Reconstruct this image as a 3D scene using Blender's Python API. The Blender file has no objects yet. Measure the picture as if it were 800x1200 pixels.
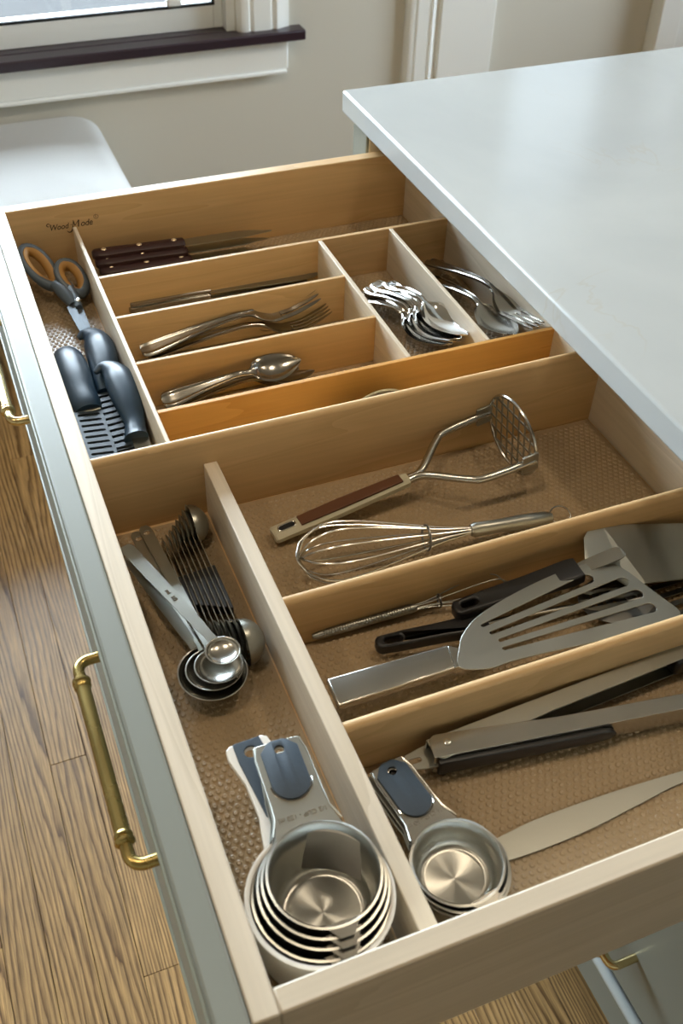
import bpy, bmesh, math, random
from mathutils import Vector, Matrix
C = bpy.context.scene.collection
SC = bpy.context.scene
PI = math.pi
rnd = random.Random(7)
CM = 0.01

# ------------------------------------------------------------------ camera, world, exposure
cam_d = bpy.data.cameras.new('camera'); cam = bpy.data.objects.new('camera', cam_d); C.objects.link(cam)
F_PX = 1215.05
cam_d.sensor_fit = 'VERTICAL'; cam_d.sensor_height = 36.0; cam_d.lens = F_PX * 36.0 / 1200.0
yaw, pit, rol = math.radians(23.3108615), math.radians(43.22167957), math.radians(2.13919077)
fwd = Vector((math.sin(yaw) * math.cos(pit), math.cos(yaw) * math.cos(pit), -math.sin(pit)))
rt = fwd.cross(Vector((0, 0, 1))).normalized(); up = rt.cross(fwd)
rt2 = math.cos(rol) * rt + math.sin(rol) * up; up2 = -math.sin(rol) * rt + math.cos(rol) * up
m = Matrix((rt2, up2, -fwd)).transposed().to_4x4(); m.translation = Vector((0, 0, 1.44))
cam.matrix_world = m
cam_d.clip_start = 0.02
cam_d.dof.use_dof = True; cam_d.dof.focus_distance = 0.98; cam_d.dof.aperture_fstop = 11
SC.camera = cam

SC.view_settings.view_transform = 'Standard'; SC.view_settings.look = 'None'
SC.view_settings.exposure = 0.55; SC.view_settings.gamma = 1.0
SC.view_settings.use_curve_mapping = False
SC.cycles.use_denoising = True
SC.cycles.max_bounces = 10; SC.cycles.diffuse_bounces = 5; SC.cycles.glossy_bounces = 5
SC.cycles.transparent_max_bounces = 12
SC.cycles.sample_clamp_indirect = 6.0
SC.cycles.caustics_reflective = False; SC.cycles.caustics_refractive = False

world = bpy.data.worlds.new('world'); SC.world = world; world.use_nodes = True
wn = world.node_tree; bg = wn.nodes['Background']
bg.inputs['Color'].default_value = (0.74, 0.88, 1.0, 1); bg.inputs['Strength'].default_value = 19.0

def portal(name, loc, rot, sx, sz):
    l = bpy.data.lights.new(name, 'AREA'); l.shape = 'RECTANGLE'; l.size = sx * CM; l.size_y = sz * CM
    l.cycles.is_portal = True
    o = bpy.data.objects.new(name, l); C.objects.link(o); o.location = Vector(loc) * CM; o.rotation_euler = rot
YW = 243.0                                   # inner face of the window wall
W1 = (-118.0, 73.2, 57.3, 205.0)             # window_1 opening: x0, x1, z0, z1
W2 = (149.0, 187.0, 120.0, 236.0)            # window_2 opening (mirrored in the worktop)
W_FILL = (80.0, 205.0, 92.0, 215.0)              # unseen fill opening added in the right wall: y0, y1, z0, z1
XL, XR, YF, ZC = -240.0, 330.0, -260.0, 262.0
portal('window_portal', ((W1[0]+W1[1])/2, YW+9, (W1[2]+W1[3])/2), (-PI/2, 0, 0), W1[1]-W1[0], W1[3]-W1[2])
portal('window_portal', ((W2[0]+W2[1])/2, YW+9, (W2[2]+W2[3])/2), (-PI/2, 0, 0), W2[1]-W2[0], W2[3]-W2[2])

portal('window_portal', (XR+9, (W_FILL[0]+W_FILL[1])/2, (W_FILL[2]+W_FILL[3])/2), (0, PI/2, 0), W_FILL[3]-W_FILL[2], W_FILL[1]-W_FILL[0])  # portal of the added fill opening

# ------------------------------------------------------------------ materials
def mat(name):
    mt = bpy.data.materials.new(name); mt.use_nodes = True
    return mt, mt.node_tree.nodes, mt.node_tree.links, mt.node_tree.nodes['Principled BSDF']
def simple(name, col, rough=0.5, metal=0.0, spec=0.5, coat=0.0, bump=None, mottle=0.0):
    mt, N, L, b = mat(name)
    b.inputs['Base Color'].default_value = (*col, 1); b.inputs['Roughness'].default_value = rough
    b.inputs['Metallic'].default_value = metal; b.inputs['Specular IOR Level'].default_value = spec
    b.inputs['Coat Weight'].default_value = coat
    tc = N.new('ShaderNodeTexCoord')
    if mottle:
        n = N.new('ShaderNodeTexNoise'); n.inputs['Scale'].default_value = 25; n.inputs['Detail'].default_value = 5
        L.new(tc.outputs['Object'], n.inputs['Vector'])
        r = N.new('ShaderNodeMapRange'); r.inputs['To Min'].default_value = max(0, rough - mottle); r.inputs['To Max'].default_value = rough + mottle
        L.new(n.outputs['Fac'], r.inputs['Value']); L.new(r.outputs['Result'], b.inputs['Roughness'])
    if bump:
        n = N.new('ShaderNodeTexNoise'); n.inputs['Scale'].default_value = bump[0]; n.inputs['Detail'].default_value = 3
        L.new(tc.outputs['Object'], n.inputs['Vector'])
        bu = N.new('ShaderNodeBump'); bu.inputs['Strength'].default_value = bump[1]; bu.inputs['Distance'].default_value = bump[2] if len(bump) > 2 else 0.001
        L.new(n.outputs['Fac'], bu.inputs['Height']); L.new(bu.outputs['Normal'], b.inputs['Normal'])
    return mt
def math_node(N, L, op, a, b=None):
    n = N.new('ShaderNodeMath'); n.operation = op
    for i, v in enumerate((a, b)):
        if v is None: continue
        if isinstance(v, (int, float)): n.inputs[i].default_value = v
        else: L.new(v, n.inputs[i])
    return n.outputs[0]
def maple(name, axis, c1, c2, c3, rough=0.42, ring=9.0):
    """fine pale maple: soft cathedral figure stretched along `axis`"""
    mt, N, L, b = mat(name)
    tc = N.new('ShaderNodeTexCoord'); oi = N.new('ShaderNodeObjectInfo')
    mp = N.new('ShaderNodeMapping'); s = [13.0, 13.0, 13.0]; s[axis] = 1.1; mp.inputs['Scale'].default_value = s
    L.new(tc.outputs['Object'], mp.inputs['Vector'])
    ad = N.new('ShaderNodeVectorMath'); ad.operation = 'ADD'
    cb = N.new('ShaderNodeCombineXYZ'); k = math_node(N, L, 'MULTIPLY', oi.outputs['Random'], 40.0)
    for i in range(3): L.new(k, cb.inputs[i])
    L.new(mp.outputs[0], ad.inputs[0]); L.new(cb.outputs[0], ad.inputs[1])
    n = N.new('ShaderNodeTexNoise'); n.inputs['Scale'].default_value = 1.0; n.inputs['Detail'].default_value = 2.5; n.inputs['Roughness'].default_value = 0.4
    L.new(ad.outputs[0], n.inputs['Vector'])
    fr = math_node(N, L, 'FRACT', math_node(N, L, 'MULTIPLY', n.outputs['Fac'], ring))
    r1 = N.new('ShaderNodeValToRGB'); r1.color_ramp.elements[0].position = 0.0; r1.color_ramp.elements[0].color = (*c2, 1)
    r1.color_ramp.elements[1].position = 1.0; r1.color_ramp.elements[1].color = (*c3, 1)
    e = r1.color_ramp.elements.new(0.12); e.color = (*c1, 1); e = r1.color_ramp.elements.new(0.8); e.color = (*c2, 1)
    L.new(fr, r1.inputs['Fac'])
    mp2 = N.new('ShaderNodeMapping'); s = [260.0]*3; s[axis] = 9.0; mp2.inputs['Scale'].default_value = s
    L.new(tc.outputs['Object'], mp2.inputs['Vector'])
    n2 = N.new('ShaderNodeTexNoise'); n2.inputs['Scale'].default_value = 1.0; n2.inputs['Detail'].default_value = 4
    L.new(mp2.outputs[0], n2.inputs['Vector'])
    r2 = N.new('ShaderNodeMapRange'); r2.inputs['To Min'].default_value = 0.86; r2.inputs['To Max'].default_value = 1.12
    L.new(n2.outputs['Fac'], r2.inputs['Value'])
    mx = N.new('ShaderNodeVectorMath'); mx.operation = 'SCALE'
    L.new(r1.outputs['Color'], mx.inputs[0]); L.new(r2.outputs['Result'], mx.inputs['Scale'])
    L.new(mx.outputs[0], b.inputs['Base Color'])
    b.inputs['Roughness'].default_value = rough; b.inputs['Specular IOR Level'].default_value = 0.4
    bu = N.new('ShaderNodeBump'); bu.inputs['Strength'].default_value = 0.12; bu.inputs['Distance'].default_value = 0.0005
    L.new(n2.outputs['Fac'], bu.inputs['Height']); L.new(bu.outputs['Normal'], b.inputs['Normal'])
    return mt
MA = ((0.60, 0.395, 0.19), (0.645, 0.435, 0.215), (0.575, 0.375, 0.175))
M = {}
M['maple_x'] = maple('maple_along_x', 0, *MA); M['maple_y'] = maple('maple_along_y', 1, *MA)
M['bounce_x'] = maple('bounce_lit_maple', 0, (0.60, 0.31, 0.08), (0.64, 0.335, 0.09), (0.56, 0.275, 0.065))  # maple with the amber of bounced light put into its colour
PL = ((0.60, 0.515, 0.39), (0.65, 0.565, 0.44), (0.57, 0.485, 0.36))
M['pale_x'] = maple('pale_maple_along_x', 0, *PL); M['pale_y'] = maple('pale_maple_along_y', 1, *PL)
M['steel'] = simple('brushed_steel', (0.50, 0.49, 0.45), 0.22, 1.0, mottle=0.05)
M['steel_satin'] = simple('satin_steel', (0.40, 0.40, 0.355), 0.34, 1.0, bump=(400, .04), mottle=0.05)
M['steel_polish'] = simple('polished_steel', (0.68, 0.67, 0.64), 0.12, 1.0, mottle=0.03)
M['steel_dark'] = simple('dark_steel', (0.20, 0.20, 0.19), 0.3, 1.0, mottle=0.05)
M['brass'] = simple('antique_brass', (0.48, 0.36, 0.13), 0.27, 1.0, mottle=0.06)
M['brass_light'] = simple('pale_brass', (0.70, 0.56, 0.28), 0.22, 1.0, mottle=0.06)
M['black'] = simple('black_plastic', (0.012, 0.012, 0.013), 0.38, bump=(60, .08))
M['blueblack'] = simple('blue_black_rubber', (0.008, 0.028, 0.052), 0.36, spec=0.5, bump=(90, .12), mottle=0.08)
M['pad'] = simple('blue_grey_rubber_pad', (0.022, 0.040, 0.060), 0.55, bump=(300, .15), mottle=0.05)
M['grey'] = simple('grey_plastic', (0.075, 0.10, 0.125), 0.35, bump=(80, .05))
M['guard'] = simple('dark_grey_guard', (0.025, 0.04, 0.055), 0.5, bump=(80, .05))
M['shear'] = simple('dull_shear_steel', (0.12, 0.135, 0.15), 0.42, 0.6, mottle=0.05)
M['flatware'] = simple('dark_flatware_steel', (0.36, 0.345, 0.31), 0.2, 1.0, mottle=0.05)  # one even steel tone, darker than the brushed steel
M['orange'] = simple('orange_rubber', (0.42, 0.215, 0.055), 0.5, bump=(80, .05))
M['darkwood'] = simple('dark_rosewood', (0.035, 0.012, 0.012), 0.4, bump=(120, .1))
M['rivet'] = simple('brass_rivet', (0.75, 0.62, 0.42), 0.3, 0.6)
M['brownwood'] = simple('brown_wood_inlay', (0.11, 0.04, 0.015), 0.45, bump=(150, .15))
M['cream'] = simple('cream_plastic', (0.50, 0.46, 0.33), 0.4)
M['white'] = simple('white_plastic', (0.80, 0.78, 0.72), 0.35, mottle=0.04)
M['ink'] = simple('dark_brown_ink', (0.03, 0.018, 0.01), 0.7)
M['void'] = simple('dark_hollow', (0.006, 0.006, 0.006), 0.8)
M['paint'] = simple('sage_grey_paint', (0.20, 0.212, 0.18), 0.42, bump=(35, .06))
M['bead'] = simple('pale_glazed_bead', (0.42, 0.45, 0.43), 0.35, bump=(35, .06))
M['paint_edge'] = simple('sage_grey_glazed_edge', (0.24, 0.25, 0.19), 0.42, bump=(35, .1))
M['wall'] = simple('beige_wall_paint', (0.60, 0.57, 0.49), 0.75, bump=(90, .08))
M['trimw'] = simple('white_trim_paint', (0.84, 0.84, 0.80), 0.4, bump=(20, .04))
M['ceil'] = simple('ceiling_paint', (0.80, 0.77, 0.70), 0.8, bump=(90, .05))
M['sill'] = simple('dark_stained_sill', (0.028, 0.014, 0.022), 0.28, bump=(60, .08))
M['sash'] = simple('grey_window_sash', (0.50, 0.50, 0.46), 0.45, bump=(30, .04))
M['ground'] = simple('dark_patio_ground', (0.014, 0.0135, 0.013), 0.9, spec=0.1, bump=(2, .2), mottle=0.1)
M['legwood'] = simple('dark_bench_wood', (0.06, 0.035, 0.02), 0.4, bump=(60, .1))

def liner_mat():
    mt, N, L, b = mat('clear_ribbed_liner')
    b.inputs['Base Color'].default_value = (0.40, 0.265, 0.15, 1); b.inputs['Roughness'].default_value = 0.27
    b.inputs['Specular IOR Level'].default_value = 0.6
    tc = N.new('ShaderNodeTexCoord'); n = N.new('ShaderNodeTexNoise'); n.inputs['Scale'].default_value = 14; n.inputs['Detail'].default_value = 5
    L.new(tc.outputs['Object'], n.inputs['Vector'])
    r = N.new('ShaderNodeValToRGB'); r.color_ramp.elements[0].color = (0.30, 0.215, 0.12, 1); r.color_ramp.elements[1].color = (0.39, 0.285, 0.17, 1)
    L.new(n.outputs['Fac'], r.inputs['Fac']); L.new(r.outputs['Color'], b.inputs['Base Color'])
    return mt
M['liner'] = liner_mat()

def glass_mat(name='window_glass', tint=1.0):
    mt, N, L, b = mat(name); N.remove(b)
    t = N.new('ShaderNodeBsdfTransparent'); t.inputs['Color'].default_value = (tint, tint, tint, 1); g = N.new('ShaderNodeBsdfGlossy'); g.inputs['Roughness'].default_value = 0.02
    f = N.new('ShaderNodeFresnel'); f.inputs['IOR'].default_value = 1.45; mx = N.new('ShaderNodeMixShader')
    L.new(f.outputs[0], mx.inputs[0]); L.new(t.outputs[0], mx.inputs[1]); L.new(g.outputs[0], mx.inputs[2])
    L.new(mx.outputs[0], N['Material Output'].inputs['Surface'])
    return mt
M['glass'] = glass_mat(); M['dimmed'] = glass_mat('dimmed_glass', 0.3)  # second glass is darkened to weaken the window's mirror image in the worktop

def quartz_mat():
    mt, N, L, b = mat('white_veined_quartz')
    tc = N.new('ShaderNodeTexCoord')
    n = N.new('ShaderNodeTexNoise'); n.inputs['Scale'].default_value = 3.2; n.inputs['Detail'].default_value = 6; n.inputs['Distortion'].default_value = 0.6
    L.new(tc.outputs['Object'], n.inputs['Vector'])
    r = N.new('ShaderNodeValToRGB'); r.color_ramp.elements[0].position = 0.3; r.color_ramp.elements[0].color = (0.42, 0.445, 0.445, 1)
    r.color_ramp.elements[1].position = 0.7; r.color_ramp.elements[1].color = (0.50, 0.525, 0.515, 1)
    L.new(n.outputs['Fac'], r.inputs['Fac'])
    n2 = N.new('ShaderNodeTexNoise'); n2.inputs['Scale'].default_value = 4.0; n2.inputs['Detail'].default_value = 5; n2.inputs['Distortion'].default_value = 1.3
    L.new(tc.outputs['Object'], n2.inputs['Vector'])
    v = math_node(N, L, 'ABSOLUTE', math_node(N, L, 'SUBTRACT', n2.outputs['Fac'], 0.5))
    vr = N.new('ShaderNodeMapRange'); vr.inputs['From Min'].default_value = 0.0; vr.inputs['From Max'].default_value = 0.012
    vr.inputs['To Min'].default_value = 0.2; vr.inputs['To Max'].default_value = 0.0
    L.new(v, vr.inputs['Value'])
    n3 = N.new('ShaderNodeTexNoise'); n3.inputs['Scale'].default_value = 5; L.new(tc.outputs['Object'], n3.inputs['Vector'])
    ms = N.new('ShaderNodeMapRange'); ms.inputs['From Min'].default_value = 0.5; ms.inputs['From Max'].default_value = 0.65
    L.new(n3.outputs['Fac'], ms.inputs['Value'])
    fac = math_node(N, L, 'MULTIPLY', vr.outputs[0], ms.outputs[0])
    mx = N.new('ShaderNodeMixRGB'); mx.inputs['Color2'].default_value = (0.42, 0.34, 0.2, 1)
    L.new(fac, mx.inputs['Fac']); L.new(r.outputs['Color'], mx.inputs['Color1']); L.new(mx.outputs[0], b.inputs['Base Color'])
    b.inputs['Roughness'].default_value = 0.17; b.inputs['Specular IOR Level'].default_value = 0.3
    return mt
M['quartz'] = quartz_mat()

def fabric_mat():
    mt, N, L, b = mat('woven_linen_fabric')
    tc = N.new('ShaderNodeTexCoord')
    hs = []
    for ax in (0, 1):
        w = N.new('ShaderNodeTexWave'); w.bands_direction = 'XY'[ax]; w.inputs['Scale'].default_value = 130; w.inputs['Distortion'].default_value = 2
        w.inputs['Detail'].default_value = 2; L.new(tc.outputs['Object'], w.inputs['Vector']); hs.append(w.outputs['Fac'])
    h = math_node(N, L, 'ADD', hs[0], hs[1])
    r = N.new('ShaderNodeMapRange'); r.inputs['From Max'].default_value = 2; r.inputs['To Min'].default_value = 0.86; r.inputs['To Max'].default_value = 1.05
    L.new(h, r.inputs['Value'])
    mx = N.new('ShaderNodeVectorMath'); mx.operation = 'SCALE'; mx.inputs[0].default_value = (0.64, 0.64, 0.62)
    L.new(r.outputs[0], mx.inputs['Scale']); L.new(mx.outputs[0], b.inputs['Base Color'])
    b.inputs['Roughness'].default_value = 0.9
    bu = N.new('ShaderNodeBump'); bu.inputs['Strength'].default_value = 0.3; bu.inputs['Distance'].default_value = 0.001
    L.new(h, bu.inputs['Height']); L.new(bu.outputs['Normal'], b.inputs['Normal'])
    return mt
M['fabric'] = fabric_mat()

def oak_mat():
    mt, N, L, b = mat('stained_oak_planks')
    g = N.new('ShaderNodeNewGeometry'); oi = N.new('ShaderNodeObjectInfo')
    cb = N.new('ShaderNodeCombineXYZ'); k = math_node(N, L, 'MULTIPLY', oi.outputs['Random'], 57.0)
    L.new(k, cb.inputs[0]); L.new(k, cb.inputs[1]); L.new(k, cb.inputs[2])
    def coords(sx, sy, rand=True):
        mp = N.new('ShaderNodeMapping'); mp.inputs['Scale'].default_value = (sx, sy, 1)
        L.new(g.outputs['Position'], mp.inputs['Vector'])
        if not rand: return mp.outputs[0]
        ad = N.new('ShaderNodeVectorMath'); ad.operation = 'ADD'; L.new(mp.outputs[0], ad.inputs[0]); L.new(cb.outputs[0], ad.inputs[1])
        return ad.outputs[0]
    n = N.new('ShaderNodeTexNoise'); n.inputs['Scale'].default_value = 1.0; n.inputs['Detail'].default_value = 1.2; n.inputs['Roughness'].default_value = 0.35
    L.new(coords(9, 0.62), n.inputs['Vector'])
    nj = N.new('ShaderNodeTexNoise'); nj.inputs['Scale'].default_value = 1.0; nj.inputs['Detail'].default_value = 4
    L.new(coords(90, 9), nj.inputs['Vector'])
    s = math_node(N, L, 'ADD', math_node(N, L, 'MULTIPLY', n.outputs['Fac'], 24.0), math_node(N, L, 'MULTIPLY', nj.outputs['Fac'], 1.1))
    sx = N.new('ShaderNodeSeparateXYZ'); L.new(g.outputs['Position'], sx.inputs[0])
    s = math_node(N, L, 'ADD', s, math_node(N, L, 'MULTIPLY', sx.outputs[0], 130.0))
    fr = math_node(N, L, 'FRACT', s)
    r = N.new('ShaderNodeValToRGB'); els = r.color_ramp.elements
    els[0].position = 0.0; els[0].color = (0.115, 0.055, 0.018, 1); els[1].position = 1.0; els[1].color = (0.24, 0.13, 0.045, 1)
    e = els.new(0.22); e.color = (0.29, 0.165, 0.062, 1); e = els.new(0.5); e.color = (0.50, 0.30, 0.115, 1); e = els.new(0.9); e.color = (0.43, 0.26, 0.105, 1)
    L.new(fr, r.inputs['Fac'])
    n2 = N.new('ShaderNodeTexNoise'); n2.inputs['Scale'].default_value = 1.0; n2.inputs['Detail'].default_value = 5; n2.inputs['Roughness'].default_value = 0.6
    L.new(coords(620, 16), n2.inputs['Vector'])
    r2 = N.new('ShaderNodeMapRange'); r2.inputs['From Min'].default_value = 0.35; r2.inputs['From Max'].default_value = 0.65; r2.inputs['To Min'].default_value = 0.55; r2.inputs['To Max'].default_value = 1.15
    L.new(n2.outputs['Fac'], r2.inputs['Value'])
    r3 = N.new('ShaderNodeMapRange'); r3.inputs['To Min'].default_value = 0.8; r3.inputs['To Max'].default_value = 1.12
    L.new(oi.outputs['Random'], r3.inputs['Value'])
    f = math_node(N, L, 'MULTIPLY', r2.outputs[0], r3.outputs[0])
    mx = N.new('ShaderNodeVectorMath'); mx.operation = 'SCALE'
    L.new(r.outputs['Color'], mx.inputs[0]); L.new(f, mx.inputs['Scale']); L.new(mx.outputs[0], b.inputs['Base Color'])
    b.inputs['Roughness'].default_value = 0.33; b.inputs['Specular IOR Level'].default_value = 0.5
    bu = N.new('ShaderNodeBump'); bu.inputs['Strength'].default_value = 0.25; bu.inputs['Distance'].default_value = 0.0006
    L.new(f, bu.inputs['Height']); L.new(bu.outputs['Normal'], b.inputs['Normal'])
    return mt
M['oak'] = oak_mat()

def spun_mat():
    """turned steel: brushing runs in circles round the local z axis"""
    mt, N, L, b = mat('spun_steel')
    b.inputs['Base Color'].default_value = (0.50, 0.50, 0.465, 1); b.inputs['Metallic'].default_value = 1; b.inputs['Roughness'].default_value = 0.32
    b.inputs['Anisotropic'].default_value = 0.85
    t = N.new('ShaderNodeTangent'); t.direction_type = 'RADIAL'; t.axis = 'Z'; L.new(t.outputs[0], b.inputs['Tangent'])
    return mt
M['spun'] = spun_mat()

# ------------------------------------------------------------------ mesh helpers (all numbers in cm)
def obj(name, vf, material, parent=None, bevel=0, smooth=40, loc=None, rz=0.0, label=None, seg=2, mesh=None):
    if mesh is None:
        me = bpy.data.meshes.new(name); v, f = vf
        me.from_pydata([(a*CM, b*CM, c*CM) for a, b, c in v], [], f); me.update()
        bm = bmesh.new(); bm.from_mesh(me); bmesh.ops.recalc_face_normals(bm, faces=bm.faces); bm.to_mesh(me); bm.free()
        me.materials.append(M[material])
        me.polygons.foreach_set('use_smooth', [True]*len(me.polygons)); me.set_sharp_from_angle(angle=math.radians(smooth))
    else: me = mesh
    o = bpy.data.objects.new(name, me); C.objects.link(o)
    if parent: o.parent = parent
    if loc: o.location = Vector(loc) * CM
    o.rotation_euler = (0, 0, rz)
    if bevel:
        md = o.modifiers.new('bevel', 'BEVEL'); md.width = bevel*CM; md.segments = seg; md.limit_method = 'ANGLE'; md.angle_limit = math.radians(40)
        md.harden_normals = False
    if label: o['label'] = label
    return o
def empty(name, label, cat, loc=(0, 0, 0), rz=0.0, group=None, tilt=(0, 0)):
    o = bpy.data.objects.new(name, None); C.objects.link(o); o.empty_display_size = 0.02
    o.location = Vector(loc) * CM; o.rotation_euler = (tilt[0], tilt[1], rz)
    tag(o, label, cat, group); return o
def tag(o, label, cat, group=None):
    o['label'] = label; o['category'] = cat
    if group: o['group'] = group
    return o
def struct(o): o['kind'] = 'structure'; return o
def join(*a):
    V, Fc = [], []
    for v, f in a:
        n = len(V); V += list(v); Fc += [tuple(i+n for i in q) for q in f]
    return V, Fc
def box(x0, x1, y0, y1, z0, z1):
    v = [(x, y, z) for z in (z0, z1) for y in (y0, y1) for x in (x0, x1)]
    return v, [(0, 2, 3, 1), (4, 5, 7, 6), (0, 1, 5, 4), (2, 6, 7, 3), (0, 4, 6, 2), (1, 3, 7, 5)]
def loft(rings, caps=True, closed=False):
    n = len(rings[0]); V = [p for r in rings for p in r]; Fc = []
    m = len(rings)
    for i in range(m if closed else m-1):
        for j in range(n):
            a, b = i*n+j, i*n+(j+1) % n; c, d = ((i+1) % m)*n+(j+1) % n, ((i+1) % m)*n+j
            Fc.append((a, b, c, d))
    if caps and not closed: Fc.append(tuple(range(n))[::-1]); Fc.append(tuple((m-1)*n+j for j in range(n)))
    return V, Fc
def smoothpath(pts, k=8, closed=False):
    P = [Vector(p) for p in pts]; n = len(P); out = []
    for i in range(n if closed else n-1):
        p0 = P[(i-1) % n] if closed or i > 0 else P[0]*2-P[1]
        p1, p2 = P[i], P[(i+1) % n]
        p3 = P[(i+2) % n] if closed or i+2 < n else P[-1]*2-P[-2]
        for q in range(k):
            t = q/k
            out.append(0.5*((2*p1)+(p2-p0)*t+(2*p0-5*p1+4*p2-p3)*t*t+(3*p1-p0-3*p2+p3)*t**3))
    if not closed: out.append(P[-1])
    return out
def tube(path, r, n=10, closed=False, flat=1.0):
    """round rod along a path; r a number or one per point; flat squashes it along its second axis"""
    P = [Vector(p) for p in path]; m = len(P); R = r if isinstance(r, (list, tuple)) else [r]*m
    T = []
    for i in range(m):
        a = P[(i-1) % m] if closed else P[max(0, i-1)]; b = P[(i+1) % m] if closed else P[min(m-1, i+1)]
        T.append((b-a).normalized())
    ref = Vector((0, 0, 1)) if abs(T[0].z) < 0.9 else Vector((1, 0, 0))
    nrm = (ref-T[0]*ref.dot(T[0])).normalized(); rings = []
    for i in range(m):
        nrm = (nrm-T[i]*nrm.dot(T[i])).normalized(); bn = T[i].cross(nrm)
        rings.append([tuple(P[i]+(nrm*math.cos(2*PI*j/n)*flat+bn*math.sin(2*PI*j/n))*R[i]) for j in range(n)])
    return loft(rings, closed=closed)
def lathe(prof, n=48, c=(0, 0)):
    V, Fc = [], []
    for r, z in prof:
        for j in range(n): V.append((c[0]+r*math.cos(2*PI*j/n), c[1]+r*math.sin(2*PI*j/n), z))
    for i in range(len(prof)-1):
        for j in range(n): a, b = i*n+j, i*n+(j+1) % n; Fc.append((a, b, b+n, a+n))
    Fc.append(tuple(range(n))[::-1]); Fc.append(tuple((len(prof)-1)*n+j for j in range(n)))
    return V, Fc
def ribbon(st, nv=10, k=6, ridge=0.0):
    """blade/spoon-like strip along +x. stations: (x, half width, z, sag, thickness)"""
    S = smoothpath5(st, k); rings = []
    for x, hw, z, sag, th in S:
        hw = max(hw, 0.01); th = max(th, 0.01); top, bot = [], []
        for i in range(nv+1):
            v = -1+2*i/nv; zz = z-sag*(1-v*v)
            rd = ridge*math.exp(-((abs(v)-0.72)/0.16)**2)*min(1, max(0, hw/0.5)) if ridge else 0
            top.append((x, v*hw, zz+rd)); bot.append((x, v*hw*0.97, zz-th))
        rings.append(top+bot[::-1])
    return loft(rings)
def smoothpath5(st, k):
    n = len(st); out = []
    for i in range(n-1):
        p0 = st[i-1] if i > 0 else st[0]; p1 = st[i]; p2 = st[i+1]; p3 = st[i+2] if i+2 < n else st[-1]
        for q in range(k):
            t = q/k; o = []
            for a, b, c, d in zip(p0, p1, p2, p3):
                m1, m2 = (c-a)/2, (d-b)/2
                if (c-b)*(b-a) <= 0: m1 = 0
                if (d-c)*(c-b) <= 0: m2 = 0
                h = (2*t**3-3*t*t+1)*b+(t**3-2*t*t+t)*m1+(-2*t**3+3*t*t)*c+(t**3-t*t)*m2; o.append(h)
            out.append(tuple(o))
    out.append(tuple(st[-1])); return out
def plate(outline, holes, z0, z1, bev=0.0, res=1):
    """flat sheet with holes, from 2D outlines"""
    cu = bpy.data.curves.new('plate', 'CURVE'); cu.dimensions = '2D'; cu.fill_mode = 'BOTH'
    cu.extrude = max((z1-z0)/2-bev, 0.001); cu.bevel_depth = bev; cu.bevel_resolution = res; cu.offset = -bev
    for pl in [outline]+list(holes):
        s = cu.splines.new('POLY'); s.points.add(len(pl)-1); s.use_cyclic_u = True
        for i, p in enumerate(pl): s.points[i].co = (p[0], p[1], 0, 1)
    o = bpy.data.objects.new('plate', cu); me = bpy.data.meshes.new_from_object(o)
    bm = bmesh.new(); bm.from_mesh(me); bmesh.ops.remove_doubles(bm, verts=bm.verts, dist=0.0005); zc = (z0+z1)/2
    v = [(a.co.x, a.co.y, a.co.z+zc) for a in bm.verts]; f = [tuple(q.index for q in p.verts) for p in bm.faces]
    bm.free(); bpy.data.objects.remove(o); bpy.data.curves.remove(cu); bpy.data.meshes.remove(me)
    return v, f
def text_mesh(body, size, depth, shear=0.0, offset=0.0, spacing=1.0):
    cu = bpy.data.curves.new('txt', 'FONT'); cu.body = body; cu.size = size; cu.extrude = depth/2; cu.shear = shear; cu.offset = offset
    cu.space_character = spacing; cu.align_x = 'CENTER'; cu.resolution_u = 3
    o = bpy.data.objects.new('txt', cu); me = bpy.data.meshes.new_from_object(o)
    v = [tuple(a.co) for a in me.vertices]; f = [tuple(p.vertices) for p in me.polygons]
    bpy.data.objects.remove(o); bpy.data.curves.remove(cu); bpy.data.meshes.remove(me)
    return v, f
def xf(vf, fn): return [fn(*p) for p in vf[0]], vf[1]
def stadium(cx, cy, hx, r, ang=0.0, n=8):
    """rounded slot: half length hx between end centres, radius r"""
    pts = []
    for s in (1, -1):
        for i in range(n+1):
            a = -PI/2+PI*i/n+(0 if s > 0 else PI); pts.append((s*hx+r*math.cos(a), r*math.sin(a)))
    ca, sa = math.cos(ang), math.sin(ang)
    return [(cx+x*ca-y*sa, cy+x*sa+y*ca) for x, y in pts]
def circ(cx, cy, r, n=16, ry=None):
    return [(cx+r*math.cos(2*PI*i/n), cy+(ry or r)*math.sin(2*PI*i/n)) for i in range(n)]
def lay(A, B):
    """pose of a thing that lies from A to B (x, y, z): location, heading, rise"""
    dx, dy, dz = B[0]-A[0], B[1]-A[1], B[2]-A[2]
    return A, math.atan2(dy, dx), -math.atan2(dz, math.hypot(dx, dy)), math.sqrt(dx*dx+dy*dy+dz*dz)
def placed(name, label, cat, A, B, group=None, roll=0.0):
    loc, rz, ry, ln = lay(A, B)
    return empty(name, label, cat, loc, rz, group, (roll, ry)), ln

# measured heights (cm above the floor)
ZR, ZT, ZL = 87.0, 84.0, 78.5       # drawer rim, divider tops, liner surface
YN0, YN1, YFI, YFO = 20.8, 22.3, 115.0, 116.6
XF0, XF1, XB = 5.0, 6.57, 56.8
ZD = ZL+0.08                        # top of the liner's dimples

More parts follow.
